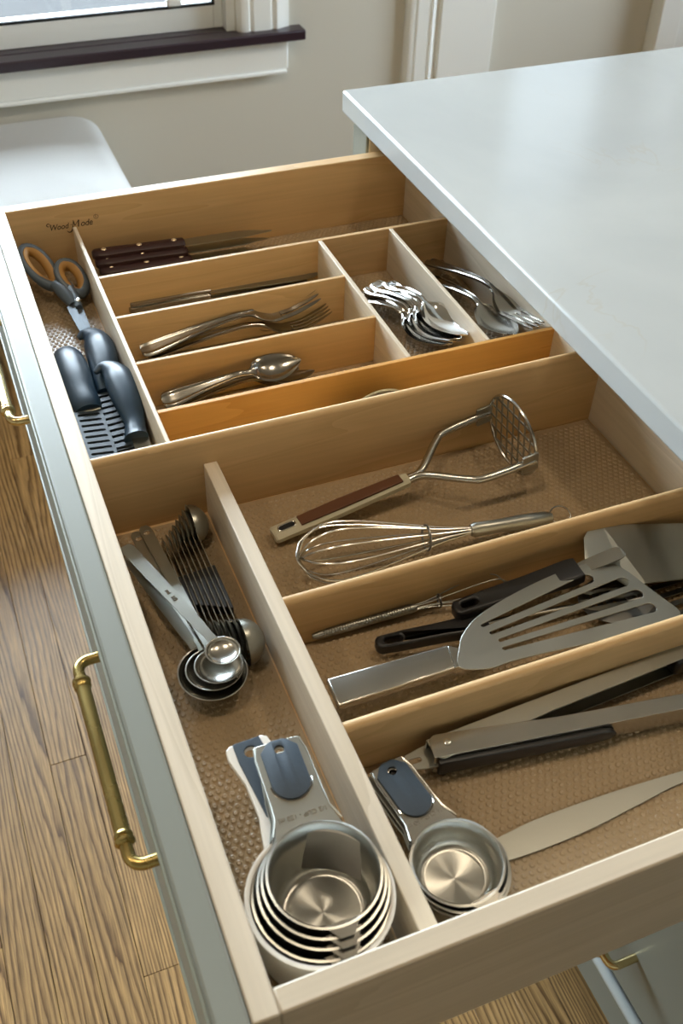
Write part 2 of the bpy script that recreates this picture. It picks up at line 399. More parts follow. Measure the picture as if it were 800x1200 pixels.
# positions (cm)
SILLZ = 59.6
SILLX = 89.2
SILLY = 238.5
SILLT = 2.3
APX = 85.6
APZ = 50.2
CA0 = 116.6
CA1 = 125.6
CB1 = 141.0
CC0 = 189.6
LAMP_W = 3.5
BX1 = 38.2
BY0 = 194.0
BY1 = 242.5
MARKX = 14.0
MARKZ = 83.95
N1TIP = (12.33, 38.3)
N1WTIP = (10.6, 39.69)
N2C = (20.82, 27.35)
N2TIP = (19.4, 35.65)
MS1 = (10.83, 48.84, 80.6)
MT1 = (7.6, 62.51, 81.2)
MS2 = (10.99, 48.87, 80.9)
MT2 = (8.98, 66.36, 80.0)
MS3 = (11.34, 48.84, 81.2)
MT3 = (9.83, 66.63, 80.2)
MS4 = (11.86, 49.28, 82.2)
MT4 = (7.48, 62.68, 82.3)
STKA = (13.83, 66.69)
STKB = (13.99, 49.7)
STKD = (-0.42, -0.4)
MASHA = (20.4, 62.45, 79.3)
MASHC = (45.14, 64.46, 82.4)
WA = (20.82, 57.19, 81.3)
WB = (44.59, 55.45, 79.9)
SWB = (36.87, 49.89, 79.8)
SWA = (19.61, 50.49, 79.2)
TURN_O = (29.62, 42.16)
TURN_HEAD = [(28.14, 41.67), (29.07, 43.53), (29.96, 44.57), (31.84, 45.74), (35.5, 46.81), (39.95, 47.59), (43.31, 47.7), (44.85, 47.23), (45.81, 45.73), (46.23, 44.23), (46.83, 42.29), (47.29, 40.36), (45.87, 39.74), (42.39, 39.91), (38.67, 40.2), (35.07, 40.56), (32.19, 40.76), (30.13, 40.75)]
TURN_SLOTS = [((31.72, 44.71), (42.22, 46.15), 0.16, 0.5), ((32.02, 43.8), (44.8, 44.84), 0.16, 0.5), ((32.31, 42.89), (45.1, 43.27), 0.16, 0.5), ((32.2, 42.05), (45.26, 41.63), 0.16, 0.5)]
TURN_HANDLE = [(18.32, 44.08), (28.2, 43.86), (27.76, 41.64), (18.27, 41.53)]
TURN_NECK = [((28.2, 43.86), (28.2, 43.86), (27.8, 41.71), (27.8, 41.71)), ((29.14, 43.24), (29.14, 43.24), (28.92, 41.64), (28.92, 41.64))]
BH1A = (23.87, 47.5, 79.6)
BH1B = (44.81, 45.06, 79.8)
BH2A = (30.88, 47.89, 80.4)
BH2B = (42.28, 47.55, 81.6)
BLADE = 0
BLADE_FL = [(43.17, 48.18, 82.0), (44.17, 50.1, 82.4), (45.13, 50.86, 82.5), (46.48, 50.92, 82.4), (47.39, 44.88, 80.8), (45.85, 44.73, 80.8)]
BLADE_MAIN = [(46.48, 50.92, 82.4), (59.64, 48.86, 80.2), (56.31, 44.13, 79.4), (47.39, 44.88, 80.8)]
GR_O = (50.74, 43.62, 79.0)
TGA = (23.39, 36.42, 80.0)
TGB = (44.88, 35.81, 80.0)
TG_UP = 0.0727
TG_LO = -0.1123
IC_PTS = [(24.12, 29.24), (26.58, 29.61), (29.42, 29.8), (35.01, 29.71), (40.67, 29.38), (46.5, 28.97), (45.92, 28.23), (40.07, 28.54), (36.15, 28.17), (30.91, 27.67), (25.53, 27.69), (23.92, 28.37)]
IC_O = (35.01, 29.71)
IC_H = (46.21, 28.6)
SCO = (12.17, 106.38, 80.2)
SC_PIV = (11.66, 104.52, 80.6)
SC_LOOPS = [((8.77, 110.31, 82.2), (7.64, 112.2, 83.8), 1.5, [(9.78, 107.62, 81.3), (10.63, 106.05, 80.7), (11.15, 104.08, 80.3)]), ((11.95, 108.42, 81.2), (11.38, 110.05, 82.4), 1.45, [(11.29, 108.53, 80.6), (11.43, 106.46, 80.3), (11.58, 103.52, 80.1)])]
SC_BLADES = [((10.95, 103.98, 80.4), (11.78, 94.5, 79.6), 1), ((11.43, 104.7, 80.1), (11.76, 94.98, 79.4), -1)]
KNA = ((8.58, 96.02, 79.9), (8.65, 77.96, 79.9))
KNB = ((12.15, 98.2, 79.9), (10.51, 78.91, 79.9))
KNC = ((12.46, 89.71, 81.2), (12.4, 76.23, 80.4))
STEAK = [((15.19, 112.46, 81.4), (37.18, 111.43, 81.2)), ((15.34, 111.8, 80.6), (36.62, 111.14, 80.4)), ((15.59, 111.1, 79.8), (34.99, 110.33, 79.6))]
FRK = [((16.17, 93.34, 80.0), (36.52, 94.26, 81.5)), ((16.78, 93.51, 79.2), (37.56, 92.62, 79.7)), ((16.77, 94.33, 79.0), (36.02, 95.63, 79.0))]
TSP = [((16.04, 83.96, 80.0), (30.89, 83.94, 81.2)), ((16.49, 83.87, 79.3), (32.26, 83.24, 79.6)), ((16.38, 84.93, 79.0), (31.15, 85.17, 79.0))]
TKN = [((14.96, 106.05, 79.6), (37.73, 104.61, 79.6)), ((17.12, 103.1, 80.2), (39.82, 102.31, 80.0)), ((17.0, 102.85, 79.7), (38.42, 102.04, 79.5))]
TBS = [((45.87, 95.25, 81.4), (48.59, 80.74, 82.0)), ((44.65, 96.38, 81.0), (48.08, 81.02, 81.5)), ((43.88, 96.53, 80.5), (47.73, 81.42, 81.0)), ((42.79, 96.2, 80.0), (47.54, 81.75, 80.5)), ((46.31, 97.24, 79.5), (49.02, 82.52, 80.0))]
SVF = ((53.55, 100.15, 80.2), (55.94, 78.11, 83.2))
SVS = ((53.19, 98.21, 79.0), (54.73, 80.77, 80.6))
PZ_O = (35.25, 73.5, 79.77)
PZ_R = 0.05
WD_O = (53.43, 74.0, 78.6)
def smooth2(p): return [(a[0], a[1]) for a in p]

# ------------------------------------------------------------------ the room
def wall_y(name, y0, y1, x0, x1, holes, mt='wall'):
    """wall slab across y with rectangular openings (x0, x1, z0, z1)"""
    parts = []; xs = x0
    for h in sorted(holes):
        parts.append(box(xs, h[0], y0, y1, 0, ZC)); parts.append(box(h[0], h[1], y0, y1, 0, h[2])); parts.append(box(h[0], h[1], y0, y1, h[3], ZC)); xs = h[1]
    parts.append(box(xs, x1, y0, y1, 0, ZC))
    return struct(obj(name, join(*parts), mt))
wall_y('wall_back', YW, YW+14, XL-14, XR+14, [W1, W2])
wall_y('wall_front', YF-14, YF, XL-14, XR+14, [])
struct(obj('wall_left', box(XL-14, XL, YF, YW, 0, ZC), 'wall'))
struct(obj('wall_right', join(box(XR, XR+14, YF, W_FILL[0], 0, ZC), box(XR, XR+14, W_FILL[1], YW, 0, ZC), box(XR, XR+14, W_FILL[0], W_FILL[1], 0, W_FILL[2]), box(XR, XR+14, W_FILL[0], W_FILL[1], W_FILL[3], ZC)), 'wall'))
struct(obj('ceiling', box(XL-14, XR+14, YF-14, YW+14, ZC, ZC+10), 'ceil'))
gp = bpy.data.objects.new('floor', None); C.objects.link(gp); struct(gp)
obj('subfloor', box(XL, XR, YF, YW, -6, -1.6), 'darkwood', gp)
struct(obj('ground', join(box(-2500, 2500, YW+16, 3000, -32, -30), box(-2500, XL-16, -2500, YW+16, -32, -30), box(XR+16, 2500, -2500, YW+16, -32, -30)), 'ground'))
# oak planks, 5.75 cm wide, running along y
pw = 5.75; meshes = {}
def plank(x0, y0, ln):
    key = ln
    if key not in meshes:
        a = obj('plank', box(0, pw-0.06, 0, key-0.06, -1.6, 0), 'oak', gp, bevel=0.05, seg=1); meshes[key] = a.data
    else:
        a = obj('plank', None, 'oak', gp, mesh=meshes[key]); md = a.modifiers.new('bevel', 'BEVEL'); md.width = 0.0005; md.segments = 1
    a.location = (x0*CM, y0*CM, 0); return key
for k in range(-11, 21):
    x0 = 0.8+k*pw
    if k == 0: ys = [-100, 64, 180, 240]
    elif k == -1: ys = [-100, 0, 102, 240]
    elif k == -2: ys = [-100, 20, 160, 240]
    else:
        ys = [-100]; y = -100+rnd.randrange(10, 24)*5
        while y < 225: ys.append(y); y += rnd.randrange(12, 28)*5
        ys.append(240)
    for a, b in zip(ys, ys[1:]): plank(x0, a, b-a)
big = []
for x0, x1, y0, y1 in ((XL, 0.8-11*pw, YF, YW), (0.8+21*pw, XR, YF, YW), (0.8-11*pw, 0.8+21*pw, YF, -100.05), (0.8-11*pw, 0.8+21*pw, 239.95, YW)):
    x = x0
    while x < x1-0.3:
        big.append(box(x, min(x+pw-0.06, x1), y0, y1, -1.6, 0)); x += pw
so = obj('planking', join(*big), 'oak', gp); so['kind'] = 'stuff'
# baseboards
struct(obj('baseboard_back', join(box(XL, 115.5, YW-1.5, YW, 0, 14), box(191, XR, YW-1.5, YW, 0, 14)), 'trimw', bevel=0.3))
struct(obj('baseboard_left', box(XL, XL+1.5, YF, YW-1.5, 0, 14), 'trimw', bevel=0.3))

def casing_profile(name, x0, x1, z0, z1, y=YW, parent=None, th=2.0, flip=False):
    """fluted casing board: stepped mouldings across its width"""
    w = x1-x0
    pr = [(0, .55), (.06, .9), (.12, 1.0), (.2, 1.0), (.23, .8), (.27, .8), (.30, 1.0), (.62, 1.0), (.66, .75), (.70, .75), (.74, 1.0), (.80, .9), (.9, .55), (1, .4)]
    if flip: pr = [(1-a, b) for a, b in pr][::-1]
    rings = []
    for z in (z0, z1):
        rings.append([(x0+w*a, y-th*b, z) for a, b in pr]+[(x1, y, z), (x0, y, z)])
    return obj(name, loft(rings), 'trimw', parent, smooth=25)

# window_1: dark stool, apron, casing, grey sash and panes (lower left of the room's end wall)
w1 = bpy.data.objects.new('window_1', None); C.objects.link(w1); struct(w1)
x0, x1, z0, z1 = W1
SZ = SILLZ
obj('sill', join(box(x0-17, SILLX, SILLY, YW, SZ-SILLT, SZ), box(x0, x1, YW, YW+6, SZ-SILLT, SZ)), 'sill', w1, bevel=0.35, label='dark brown glossy sill')
obj('apron', box(x0-14, APX, YW-2.2, YW, APZ, SZ-SILLT), 'trimw', w1, bevel=0.5, label='white apron board')
obj('apron_bead', box(x0-14, APX-0.5, YW-2.6, YW, APZ-0.9, APZ+0.1), 'trimw', w1, bevel=0.3)
casing_profile('casing', x1+0.3, x1+13.0, SZ, z1, parent=w1)
casing_profile('casing', x0-11.8, x0-0.3, SZ, z1, parent=w1, flip=True)
obj('head_casing', box(x0-14, x1+14, YW-2, YW, z1, z1+12), 'trimw', w1, bevel=0.4)
jb = join(box(x0, x0+2, YW, YW+13, SZ, z1), box(x1-2, x1, YW, YW+13, SZ, z1), box(x0+2, x1-2, YW, YW+13, z1-2, z1), box(x0, x1, YW+6, YW+13, z0, SZ))
obj('jamb', jb, 'trimw', w1)
mid = (x0+x1)/2
for a, b in ((x0+2, mid-1), (mid+1, x1-2)):
    sh = obj('sash', join(box(a, a+4, YW+3, YW+6.5, SZ, z1-2), box(b-2.2, b, YW+3, YW+6.5, SZ, z1-2), box(a+4, b-2.2, YW+3, YW+6.5, SZ, SZ+5.6), box(a+4, b-2.2, YW+3, YW+6.5, z1-6, z1-2)), 'trimw', w1, bevel=0.2)
    obj('pane', box(a+4, b-2.2, YW+4.6, YW+5.0, SZ+5.6, z1-6), 'glass', sh)
    obj('glazing_strip', join(box(a+4, b-2.2, YW+2.9, YW+3.6, SZ+5.1, SZ+5.7), box(a+3.6, a+4.1, YW+2.9, YW+3.6, SZ+5.1, z1-6), box(b-2.3, b-1.8, YW+2.9, YW+3.6, SZ+5.1, z1-6)), 'void', sh, label='thin dark glazing strip')
obj('mullion', box(mid-1, mid+1, YW, YW+10, SZ, z1-2), 'trimw', w1)
obj('window_latch', join(box(58, 61.5, YW+1.6, YW+2.9, SZ+5.8, SZ+7.6)), 'trimw', w1, bevel=0.5)

# window_2 with its tall white casings, right of the bench
w2 = bpy.data.objects.new('window_2', None); C.objects.link(w2); struct(w2)
x0, x1, z0, z1 = W2
obj('sill', box(x0-3, x1+3, YW-3, YW+8, z0-3, z0), 'trimw', w2, bevel=0.3)
fr = join(box(x0, x0+3, YW+2, YW+6, z0, z1), box(x1-3, x1, YW+2, YW+6, z0, z1), box(x0+3, x1-3, YW+2, YW+6, z0, z0+4), box(x0+3, x1-3, YW+2, YW+6, z1-4, z1))
obj('sash', fr, 'trimw', w2, bevel=0.2)
obj('mullion', box(x0+3, x1-3, YW+2.5, YW+5.5, 184, 189), 'trimw', w2)
obj('pane', box(x0+3, x1-3, YW+4, YW+4.3, z0+4, 184), 'dimmed', w2); obj('pane', box(x0+3, x1-3, YW+4, YW+4.3, 189, z1-4), 'dimmed', w2)
obj('head_casing', box(x0-20, x1+16, YW-2, YW, z1, z1+12), 'trimw', w2, bevel=0.4)
# fill opening out of the frame, added to brighten the back wall
w_fill = bpy.data.objects.new('fill_window', None); C.objects.link(w_fill); struct(w_fill)
y0, y1, z0, z1 = W_FILL; xa, xb_ = XR+3, XR+8; ym = (y0+y1)/2
obj('sash', join(box(xa, xb_, y0, y0+4, z0, z1), box(xa, xb_, y1-4, y1, z0, z1), box(xa, xb_, y0+4, y1-4, z0, z0+4), box(xa, xb_, y0+4, y1-4, z1-4, z1), box(xa, xb_, ym-2, ym+2, z0+4, z1-4)), 'trimw', w_fill, bevel=0.2)
for a, b in ((y0+4, ym-2), (ym+2, y1-4)): obj('pane', box(XR+5, XR+5.3, a, b, z0+4, z1-4), 'glass', w_fill)
# trims: fluted casing, flat pilaster and the far post
o = casing_profile('trim_1', CA0, CA1, 0, ZC-2, th=2.2); struct(o)
struct(obj('trim_2', box(CA1, CB1, YW-2.0, YW, 0, ZC-2), 'trimw', bevel=0.3))
struct(obj('trim_3', join(box(CC0, CC0+7, YW-5, YW, 0, ZC-2), box(CC0+7, CC0+16, YW-2.5, YW, 0, ZC-2)), 'trimw', bevel=0.4))

# ceiling lights: warm recessed cans
CANS = [(-20, 60), (90, 60), (200, 60), (-120, 60)]
M['lamp'] = simple('lit_lamp', (1, 1, 1), 0.5); b_ = M['lamp'].node_tree.nodes['Principled BSDF']
b_.inputs['Emission Color'].default_value = (1.0, 0.82, 0.6, 1); b_.inputs['Emission Strength'].default_value = 5.0
for i, (x, y) in enumerate(CANS):
    t = empty('ceiling_light', 'round recessed ceiling light above '+['the open drawer', 'the white worktop', 'the floor right of the island', 'the floor left of the drawer'][i], 'ceiling light', (x, y, ZC), group='recessed ceiling lights')
    obj('trim_ring', lathe([(9.5, 0), (9.5, -0.5), (7.6, -0.6), (7.5, 0)], 32), 'trimw', t)
    obj('lamp', lathe([(0.1, -0.15), (7.4, -0.15), (7.4, -0.3), (0.1, -0.3)], 32), 'lamp', t)
    l = bpy.data.lights.new('can_lamp', 'AREA'); l.shape = 'DISK'; l.size = 0.14; l.energy = LAMP_W; l.color = (1.0, 0.82, 0.60)
    lo = bpy.data.objects.new('can_lamp', l); C.objects.link(lo); lo.location = (x*CM, y*CM, (ZC-1.2)*CM)
    lo.parent = None

# ------------------------------------------------------------------ upholstered bench under the window
be = empty('upholstered_bench', 'pale grey linen upholstered bench standing under the window', 'bench', (0, 218, 0))
def superbox(x0, x1, y0, y1, z0, z1, rc, re, n=8):
    """cushion block: rounded in plan (rc) and along its top edge (re)"""
    rings = []
    lev = [(0, z0)]+[(0, z1-re)]+[(re*(1-math.cos(a)), z1-re+re*math.sin(a)) for a in [PI/2*i/6 for i in range(1, 7)]]+[(re+4, z1+0.25), (re+9, z1+0.6)]
    for ins, z in lev:
        ring = []; r = max(rc-ins*0.6, 1.0)
        for cx, cy, a0 in ((x1-ins-r, y1-ins-r, 0), (x0+ins+r, y1-ins-r, PI/2), (x0+ins+r, y0+ins+r, PI), (x1-ins-r, y0+ins+r, 3*PI/2)):
            for i in range(n+1):
                a = a0+PI/2*i/n; ring.append((cx+r*math.cos(a), cy+r*math.sin(a), z))
        rings.append(ring)
    return loft(rings)
obj('cushion', superbox(-92, BX1, BY0-218, BY1-218, 30, 46.4, 6.5, 4.5), 'fabric', be)
obj('seat_base', box(-90, BX1-2, BY0-216, BY1-220, 20, 30), 'fabric', be, bevel=1)
for x in (-84, BX1-7):
    for y in (BY0-212, BY1-224): obj('leg', loft([[(x+s*a, y+s2*a, z) for s, s2 in ((-1, -1), (1, -1), (1, 1), (-1, 1))] for z, a in ((0, 1.6), (20, 2.6))]), 'legwood', be, bevel=0.3)

# ------------------------------------------------------------------ island cabinet and worktop
XS = 51.8
isl = empty('kitchen_island', 'sage grey painted island cabinet below the white worktop', 'cabinet', (90, 60, 0))
def ib(name, b, mt, bev=0.15, label=None, par=None):
    return obj(name, xf(b, lambda x, y, z: (x-90, y-60, z)), mt, par or isl, bevel=bev, label=label)
ib('toe_kick', box(60, 118, -4, 118, 0, 12.2), 'paint')
ib('bottom_panel', box(52.6, 122, -8, 122, 12.2, 14), 'paint')
ib('side_panel', box(56, 122, 120, 122.4, 14, 88.9), 'paint'); ib('side_panel', box(56, 122, -8.4, -6, 14, 88.9), 'paint')
ib('back_panel', box(120, 122, -6, 120, 14, 88.9), 'paint')
ib('face_frame', join(box(52.6, 56, 117.6, 122, 14, 88.9), box(52.6, 56, -8, 19.6, 14, 88.9), box(52.6, 56, 19.6, 117.6, 14, 20), box(52.6, 56, 19.6, 117.6, 70, 74)), 'pale_y', label='light wood face frame edge')
ib('face_panel', join(box(52.2, 52.6, 117.6, 122, 12.2, 88.9), box(52.2, 52.6, 19.6, 117.6, 12.2, 18.6), box(52.2, 52.6, -8, 19.6, 12.2, 88.9)), 'paint')
ib('bead_moulding', tube([(52.2, 19.6, 19.6), (52.2, 117.6, 19.6)], 0.75, 12), 'bead', 0, label='pale rounded bead below the drawer')
ib('shelf', box(58, 120, -6, 120, 70, 72), 'maple_y')
ib('dark_backing', box(59.5, 60.2, 19, 119, 14, 70), 'void')  # near-black sheet, the cabinet's inner shade put into its colour
ld = bpy.data.objects.new('drawer', None); C.objects.link(ld); ld.parent = isl; ld['label'] = 'closed lower drawer'
ib('front_panel', box(52.0, 54.2, 22, 115.5, 21.6, 69), 'paint', 0.3, par=ld)
def pull(par, x, ya, yb, z, pre, mt='brass', out=-1, r=0.6):
    """bar pull along y: two posts with bends, collars and a round bar"""
    xo, yo, zo = pre
    def T(vf): return xf(vf, lambda a, b, c: (a-xo, b-yo, c-zo))
    xb = x+out[0] if isinstance(out, tuple) else x-1.6
    bits = [tube([(xb, ya+1.6, z), (xb, yb-1.6, z)], r, 20)]
    for ye, s in ((ya, 1), (yb, -1)):
        arc = [(x+0.3, ye, z), (x-0.2, ye, z)]+[(xb+0.9-0.9*math.sin(a)+0.0, ye+s*(0.9-0.9*math.cos(a)), z) for a in [PI/2*i/6 for i in range(0, 7)]]+[(xb, ye+s*2.0, z)]
        bits.append(tube(arc, [r*0.80]*len(arc), 16))
        cy = ye+s*1.55
        bits.append(xf(lathe([(r*.8, 0), (r*1.05, .08), (r*1.28, .2), (r*1.28, .38), (r*1.05, .48), (r*1.0, .55), (r*1.2, .66), (r*1.2, .8), (r*.98, .95)], 24), lambda a, b, c: (xb+a, cy+s*c, z+b)))
    return obj('handle', T(join(*bits)), mt, par, label='brass bar pull')
pull(ld, 52.0, 33.2, 49.2, 29.6, (90, 60, 0), 'brass_light', (-3.2,), 0.62)

wt = obj('countertop', box(XS, 135, -14, 125.2, 88.9, 91.8), 'quartz', bevel=0.35, seg=3)
tag(wt, 'white veined quartz countertop with polished eased edge on the island', 'countertop')

# ------------------------------------------------------------------ the open drawer
dr = bpy.data.objects.new('drawer', None); C.objects.link(dr); dr.parent = isl; dr.location = (-90*CM, -60*CM, 0); dr['label'] = 'pulled out wide maple utensil drawer'
YP0, YP1 = 17.6, 119.0
obj('front_panel', box(3.0, 5.0, YP0, YP1, 72.8, ZR), 'paint', dr, bevel=0.25, seg=3, label='sage grey painted front')
obj('front_bead', join(tube([(2.98, YP0+.3, ZR-1.0), (2.98, YP1-.3, ZR-1.0)], .17, 8), tube([(2.98, YP0+.3, 73.6), (2.98, YP1-.3, 73.6)], .17, 8)), 'paint_edge', dr)
obj('front_board', box(XF0, XF1, YN0, YFO, 75.5, ZR), 'pale_y', dr, bevel=0.12, label='inner maple front board')
obj('side_board', box(XF1, XB+1.5, YN0, YN1, 75.5, ZR), 'pale_x', dr, bevel=0.15, label='near side board')
fs = obj('side_board', box(XF1, XB+1.5, YFI, YFO, 75.5, ZR), 'maple_x', dr, bevel=0.12, label='far side board with a printed maker mark')
obj('back_board', box(XB, XB+1.5, YN1, YFI, 75.5, ZR-0.6), 'pale_y', dr, bevel=0.12)
obj('bottom_board', box(XF1, XB, YN1, YFI, 77.4, 78.35), 'maple_x', dr)
def bullnose(y0, y1, x0, x1, z0, z1, n=6):
    r = (y1-y0)/2; c = (y0+y1)/2
    sec = [(y0, z0), (y1, z0)]+[(c+r*math.cos(a), z1-r+r*math.sin(a)) for a in [PI*i/n for i in range(n+1)]]
    return loft([[(x, y, z) for y, z in sec] for x in (x0, x1)])
obj('divider', bullnose(68.4, 69.3, XF1, XB, 78.4, ZR), 'maple_x', dr, label='tallest divider across the middle')
def bullnose_y(x0, x1, y0, y1, z0, z1): return xf(bullnose(x0, x1, y0, y1, z0, z1), lambda a, b, c: (b, a, c))
obj('divider', box(16.05, 17.3, YN1, 68.4, 78.4, 84.2), 'pale_y', dr, bevel=0.08, label='thick lengthwise divider')
obj('divider', bullnose(50.6, 51.5, 17.3, XB, 78.4, ZT), 'maple_x', dr, label='divider between masher and turners')
obj('divider', bullnose(38.1, 39.0, 17.3, XB, 78.4, ZT), 'maple_x', dr, label='divider between turners and tongs')
obj('divider', box(13.75, 14.2, 69.3, YFI, 78.4, ZT), 'pale_y', dr, bevel=0.08, label='thin divider beside the scissors')
obj('divider', box(14.2, XB, 102.5, 103.0, 78.4, ZT), 'maple_x', dr, bevel=0.06, label='thin divider in front of the steak knives')
obj('divider', box(14.2, 39.9, 94.0, 94.45, 78.4, ZT), 'maple_x', dr, bevel=0.06, label='thin divider behind the forks')
obj('divider', box(14.2, 39.9, 85.3, 85.75, 78.4, ZT), 'maple_x', dr, bevel=0.06, label='thin divider behind the teaspoons')
obj('divider', box(14.2, XB, 77.0, 77.5, 78.4, ZT), 'bounce_x', dr, bevel=0.06, label='maple divider with amber bounce light in its colour')
obj('divider', box(39.9, 40.4, 77.5, 102.5, 78.4, ZT), 'pale_y', dr, bevel=0.06, label='thin divider left of the tablespoons')
obj('divider', box(48.95, 49.4, 77.5, 102.5, 78.4, ZT), 'pale_y', dr, bevel=0.06, label='thin divider right of the tablespoons')
pull(dr, 3.0, 33.2, 50.1, 84.4, (0, 0, 0), 'brass', (-1.75,), 0.52); pull(dr, 3.0, 79.6, 96.8, 84.4, (0, 0, 0), 'brass_light', (-1.75,), 0.52)
# maker's mark printed on the far side board
def word(txt, x0, x1, sy=1.15):
    v, f = text_mesh(txt, 1.95, 0.02, shear=0.28, offset=0.012, spacing=0.95)
    a, b = min(p[0] for p in v), max(p[0] for p in v); k = (x1-x0)/(b-a)
    return [(x0+(p[0]-a)*k, p[1]*k*sy, p[2]) for p in v], f
tm = join(word('Wood', -4.0, -.45), word('ode', 1.75, 4.0))
LX, LZ = MARKX, MARKZ
MK = 0.62
def onwall(vf): return xf(vf, lambda x, y, z: (LX-.3+x*MK, YFI-0.012+z*0.3, LZ+y*MK))
def pen(pts, w): return tube([(a+.28*b, b, 0) for a, b in pts], w, 6, flat=.3)
def stroke(pts, w):
    P = smoothpath([(a, b, 0) for a, b in pts], 6); n = len(P)
    return tube(P, [w*(0.35+0.65*math.sin(PI*min(1, max(0, i/(n-1))))) for i in range(n)], 6, flat=0.3)
sw = join(stroke([(-3.7, 1.0), (-4.25, 1.45), (-4.6, 1.2), (-4.4, .85), (-4.1, 1.0)], .09),
          stroke([(.42, 1.42), (.22, .4), (0.0, -.45), (-.35, -.85), (-.8, -.8), (-.95, -.5)], .13),
          pen([(0.02, 1.38), (.50, .30)], .10), pen([(.50, .30), (1.05, 1.38)], .06), pen([(1.05, 1.38), (1.22, .0)], .12), pen([(-.35, .62), (-.15, .62)], .09))
rg = join(tube([(4.75+.42*math.cos(a), 1.5+.42*math.sin(a), 0) for a in [2*PI*i/20 for i in range(20)]], .05, 6, closed=True, flat=.3),
          xf(text_mesh('R', .6, .02), lambda x, y, z: (x+4.75, y+1.29, z)))
lt = obj('lettering', onwall(join(tm, sw, rg)), 'ink', dr, label='dark printed maker mark'); lt['kind'] = 'stuff'

# ------------------------------------------------------------------ dimpled liners
def dimples(x0, x1, y0, y1, z):
    sp, rw = 0.60, 0.52; V, Fc = [], []; prof = [(0.235, 0.0), (0.16, 0.10), (0.085, 0.085)]; n = 8
    cs = [[(r*math.cos(2*PI*j/n), r*math.sin(2*PI*j/n), h) for j in range(n)] for r, h in prof]
    row = 0; y = y0+0.3
    while y < y1-0.24:
        x = x0+0.3+(sp/2 if row % 2 else 0)
        while x < x1-0.24:
            b = len(V)
            for c in cs:
                for p in c: V.append((x+p[0], y+p[1], z+p[2]))
            V.append((x, y, z+0.05))
            for k in range(2):
                for j in range(n):
                    a, q = b+k*n+j, b+k*n+(j+1) % n; Fc.append((a, q, q+n, a+n))
            for j in range(n): Fc.append((b+2*n+j, b+2*n+(j+1) % n, b+3*n))
            x += sp
        y += rw; row += 1
    return V, Fc
def liner(x0, x1, y0, y1, label):
    o = obj('drawer_liner', box(x0, x1, y0, y1, 78.36, ZL), 'liner'); tag(o, label, 'drawer liner')
    me = bpy.data.meshes.new('dimples'); v, f = dimples(x0, x1, y0, y1, ZL)
    me.from_pydata([(a*CM, b*CM, c*CM) for a, b, c in v], [], f); me.materials.append(M['liner'])
    me.polygons.foreach_set('use_smooth', [True]*len(me.polygons))
    d = bpy.data.objects.new('dimples', me); C.objects.link(d); d.parent = o; d['kind'] = 'stuff'; return o
liner(6.7, 15.9, 22.5, 68.0, 'dimpled tan liner under the measuring spoons and largest cups')
liner(18.0, 56.6, 51.7, 68.2, 'dimpled tan liner under the potato masher and large whisk')
liner(17.4, 56.6, 39.2, 50.5, 'dimpled tan liner under the slotted turner')
liner(17.4, 56.6, 22.5, 38.0, 'dimpled tan liner under the tongs and icing spatula')
liner(6.7, 13.65, 69.5, 114.8, 'dimpled tan liner under the scissors')
liner(14.3, 56.6, 103.1, 114.8, 'dimpled tan liner under the steak knives')
liner(14.3, 39.8, 94.6, 102.4, 'dimpled tan liner under the table knives')
liner(14.3, 39.8, 85.9, 93.9, 'dimpled tan liner under the forks')
liner(14.3, 39.8, 77.6, 85.2, 'dimpled tan liner under the teaspoons')
liner(40.5, 48.85, 77.6, 102.4, 'dimpled tan liner under the tablespoons')
liner(49.5, 56.6, 77.6, 102.4, 'dimpled tan liner under the serving fork')
liner(14.3, 56.6, 69.5, 76.9, 'dimpled tan liner between the amber-lit and tallest dividers')

# ------------------------------------------------------------------ measuring cups
def cup_bowl(r, h, t=0.09, rb=None):
    rb = rb or r*0.93; f = .8
    out = [(0.01, 0), (rb-f, 0)]+[(rb-f+f*math.sin(a), f-f*math.cos(a)) for a in [PI/2*i/6 for i in range(1, 7)]]+[(r, h-0.12), (r+0.16, h-0.04), (r+0.16, h+0.03), (r+0.02, h+0.05)]
    inn = [(r-t, h-0.05)]+[(rb-f+(f-t)*math.sin(a), f-(f-t)*math.cos(a)) for a in [PI/2*(1-i/6) for i in range(0, 7)]]+[(0.01, t)]
    return lathe(out+inn, 64)
def cup_handle(L0, L1, w0, w1, z, th=0.12, tip=None, hole=True, lip=0.25):
    """tapered sheet handle along +x from L0 to L1, chamfered tip, raised edges"""
    R0 = L0-0.0; th0 = math.asin(min(.95, (w1*1.12)/R0)); arc = [(R0*math.cos(q), R0*math.sin(q)) for q in [th0-2*th0*i/12 for i in range(13)]]
    side = [(R0*math.cos(th0)+.55, w1*0.95), (L0+0.9, w1*0.80), (L0+2.2, w1*0.74+w0*.04), (L0+3.2, (w1*.74+w0)/2), (L1-1.0, w0), (L1-.12, w0*0.93), (L1, w0*0.78)]
    out = [(x, -y) for x, y in side]+[(x, y) for x, y in side[::-1]]+arc
    return plate(out, [circ(L1-.95, 0, 0.34)] if hole else [], z-th, z, 0.04)
def pad_shape(x0, x1, w, z, th=0.16):
    """rubber grip: round end near the cup, chamfered end with a hole at the tip"""
    pts = [(x0+w-w*math.cos(a), w*math.sin(a)) for a in [-PI/2+PI*i/14 for i in range(15)]]
    pts = [(x0+w-w*math.cos(a), -w*math.sin(a)) for a in [PI/2-PI*i/14 for i in range(15)]]
    pts += [(x1-0.75, w), (x1-.1, w*0.52), (x1, w*0.3), (x1, -w*0.3), (x1-.1, -w*0.52), (x1-0.75, -w)]
    return plate(pts, [circ(x1-.80, 0, 0.33)], z, z+th, 0.05)
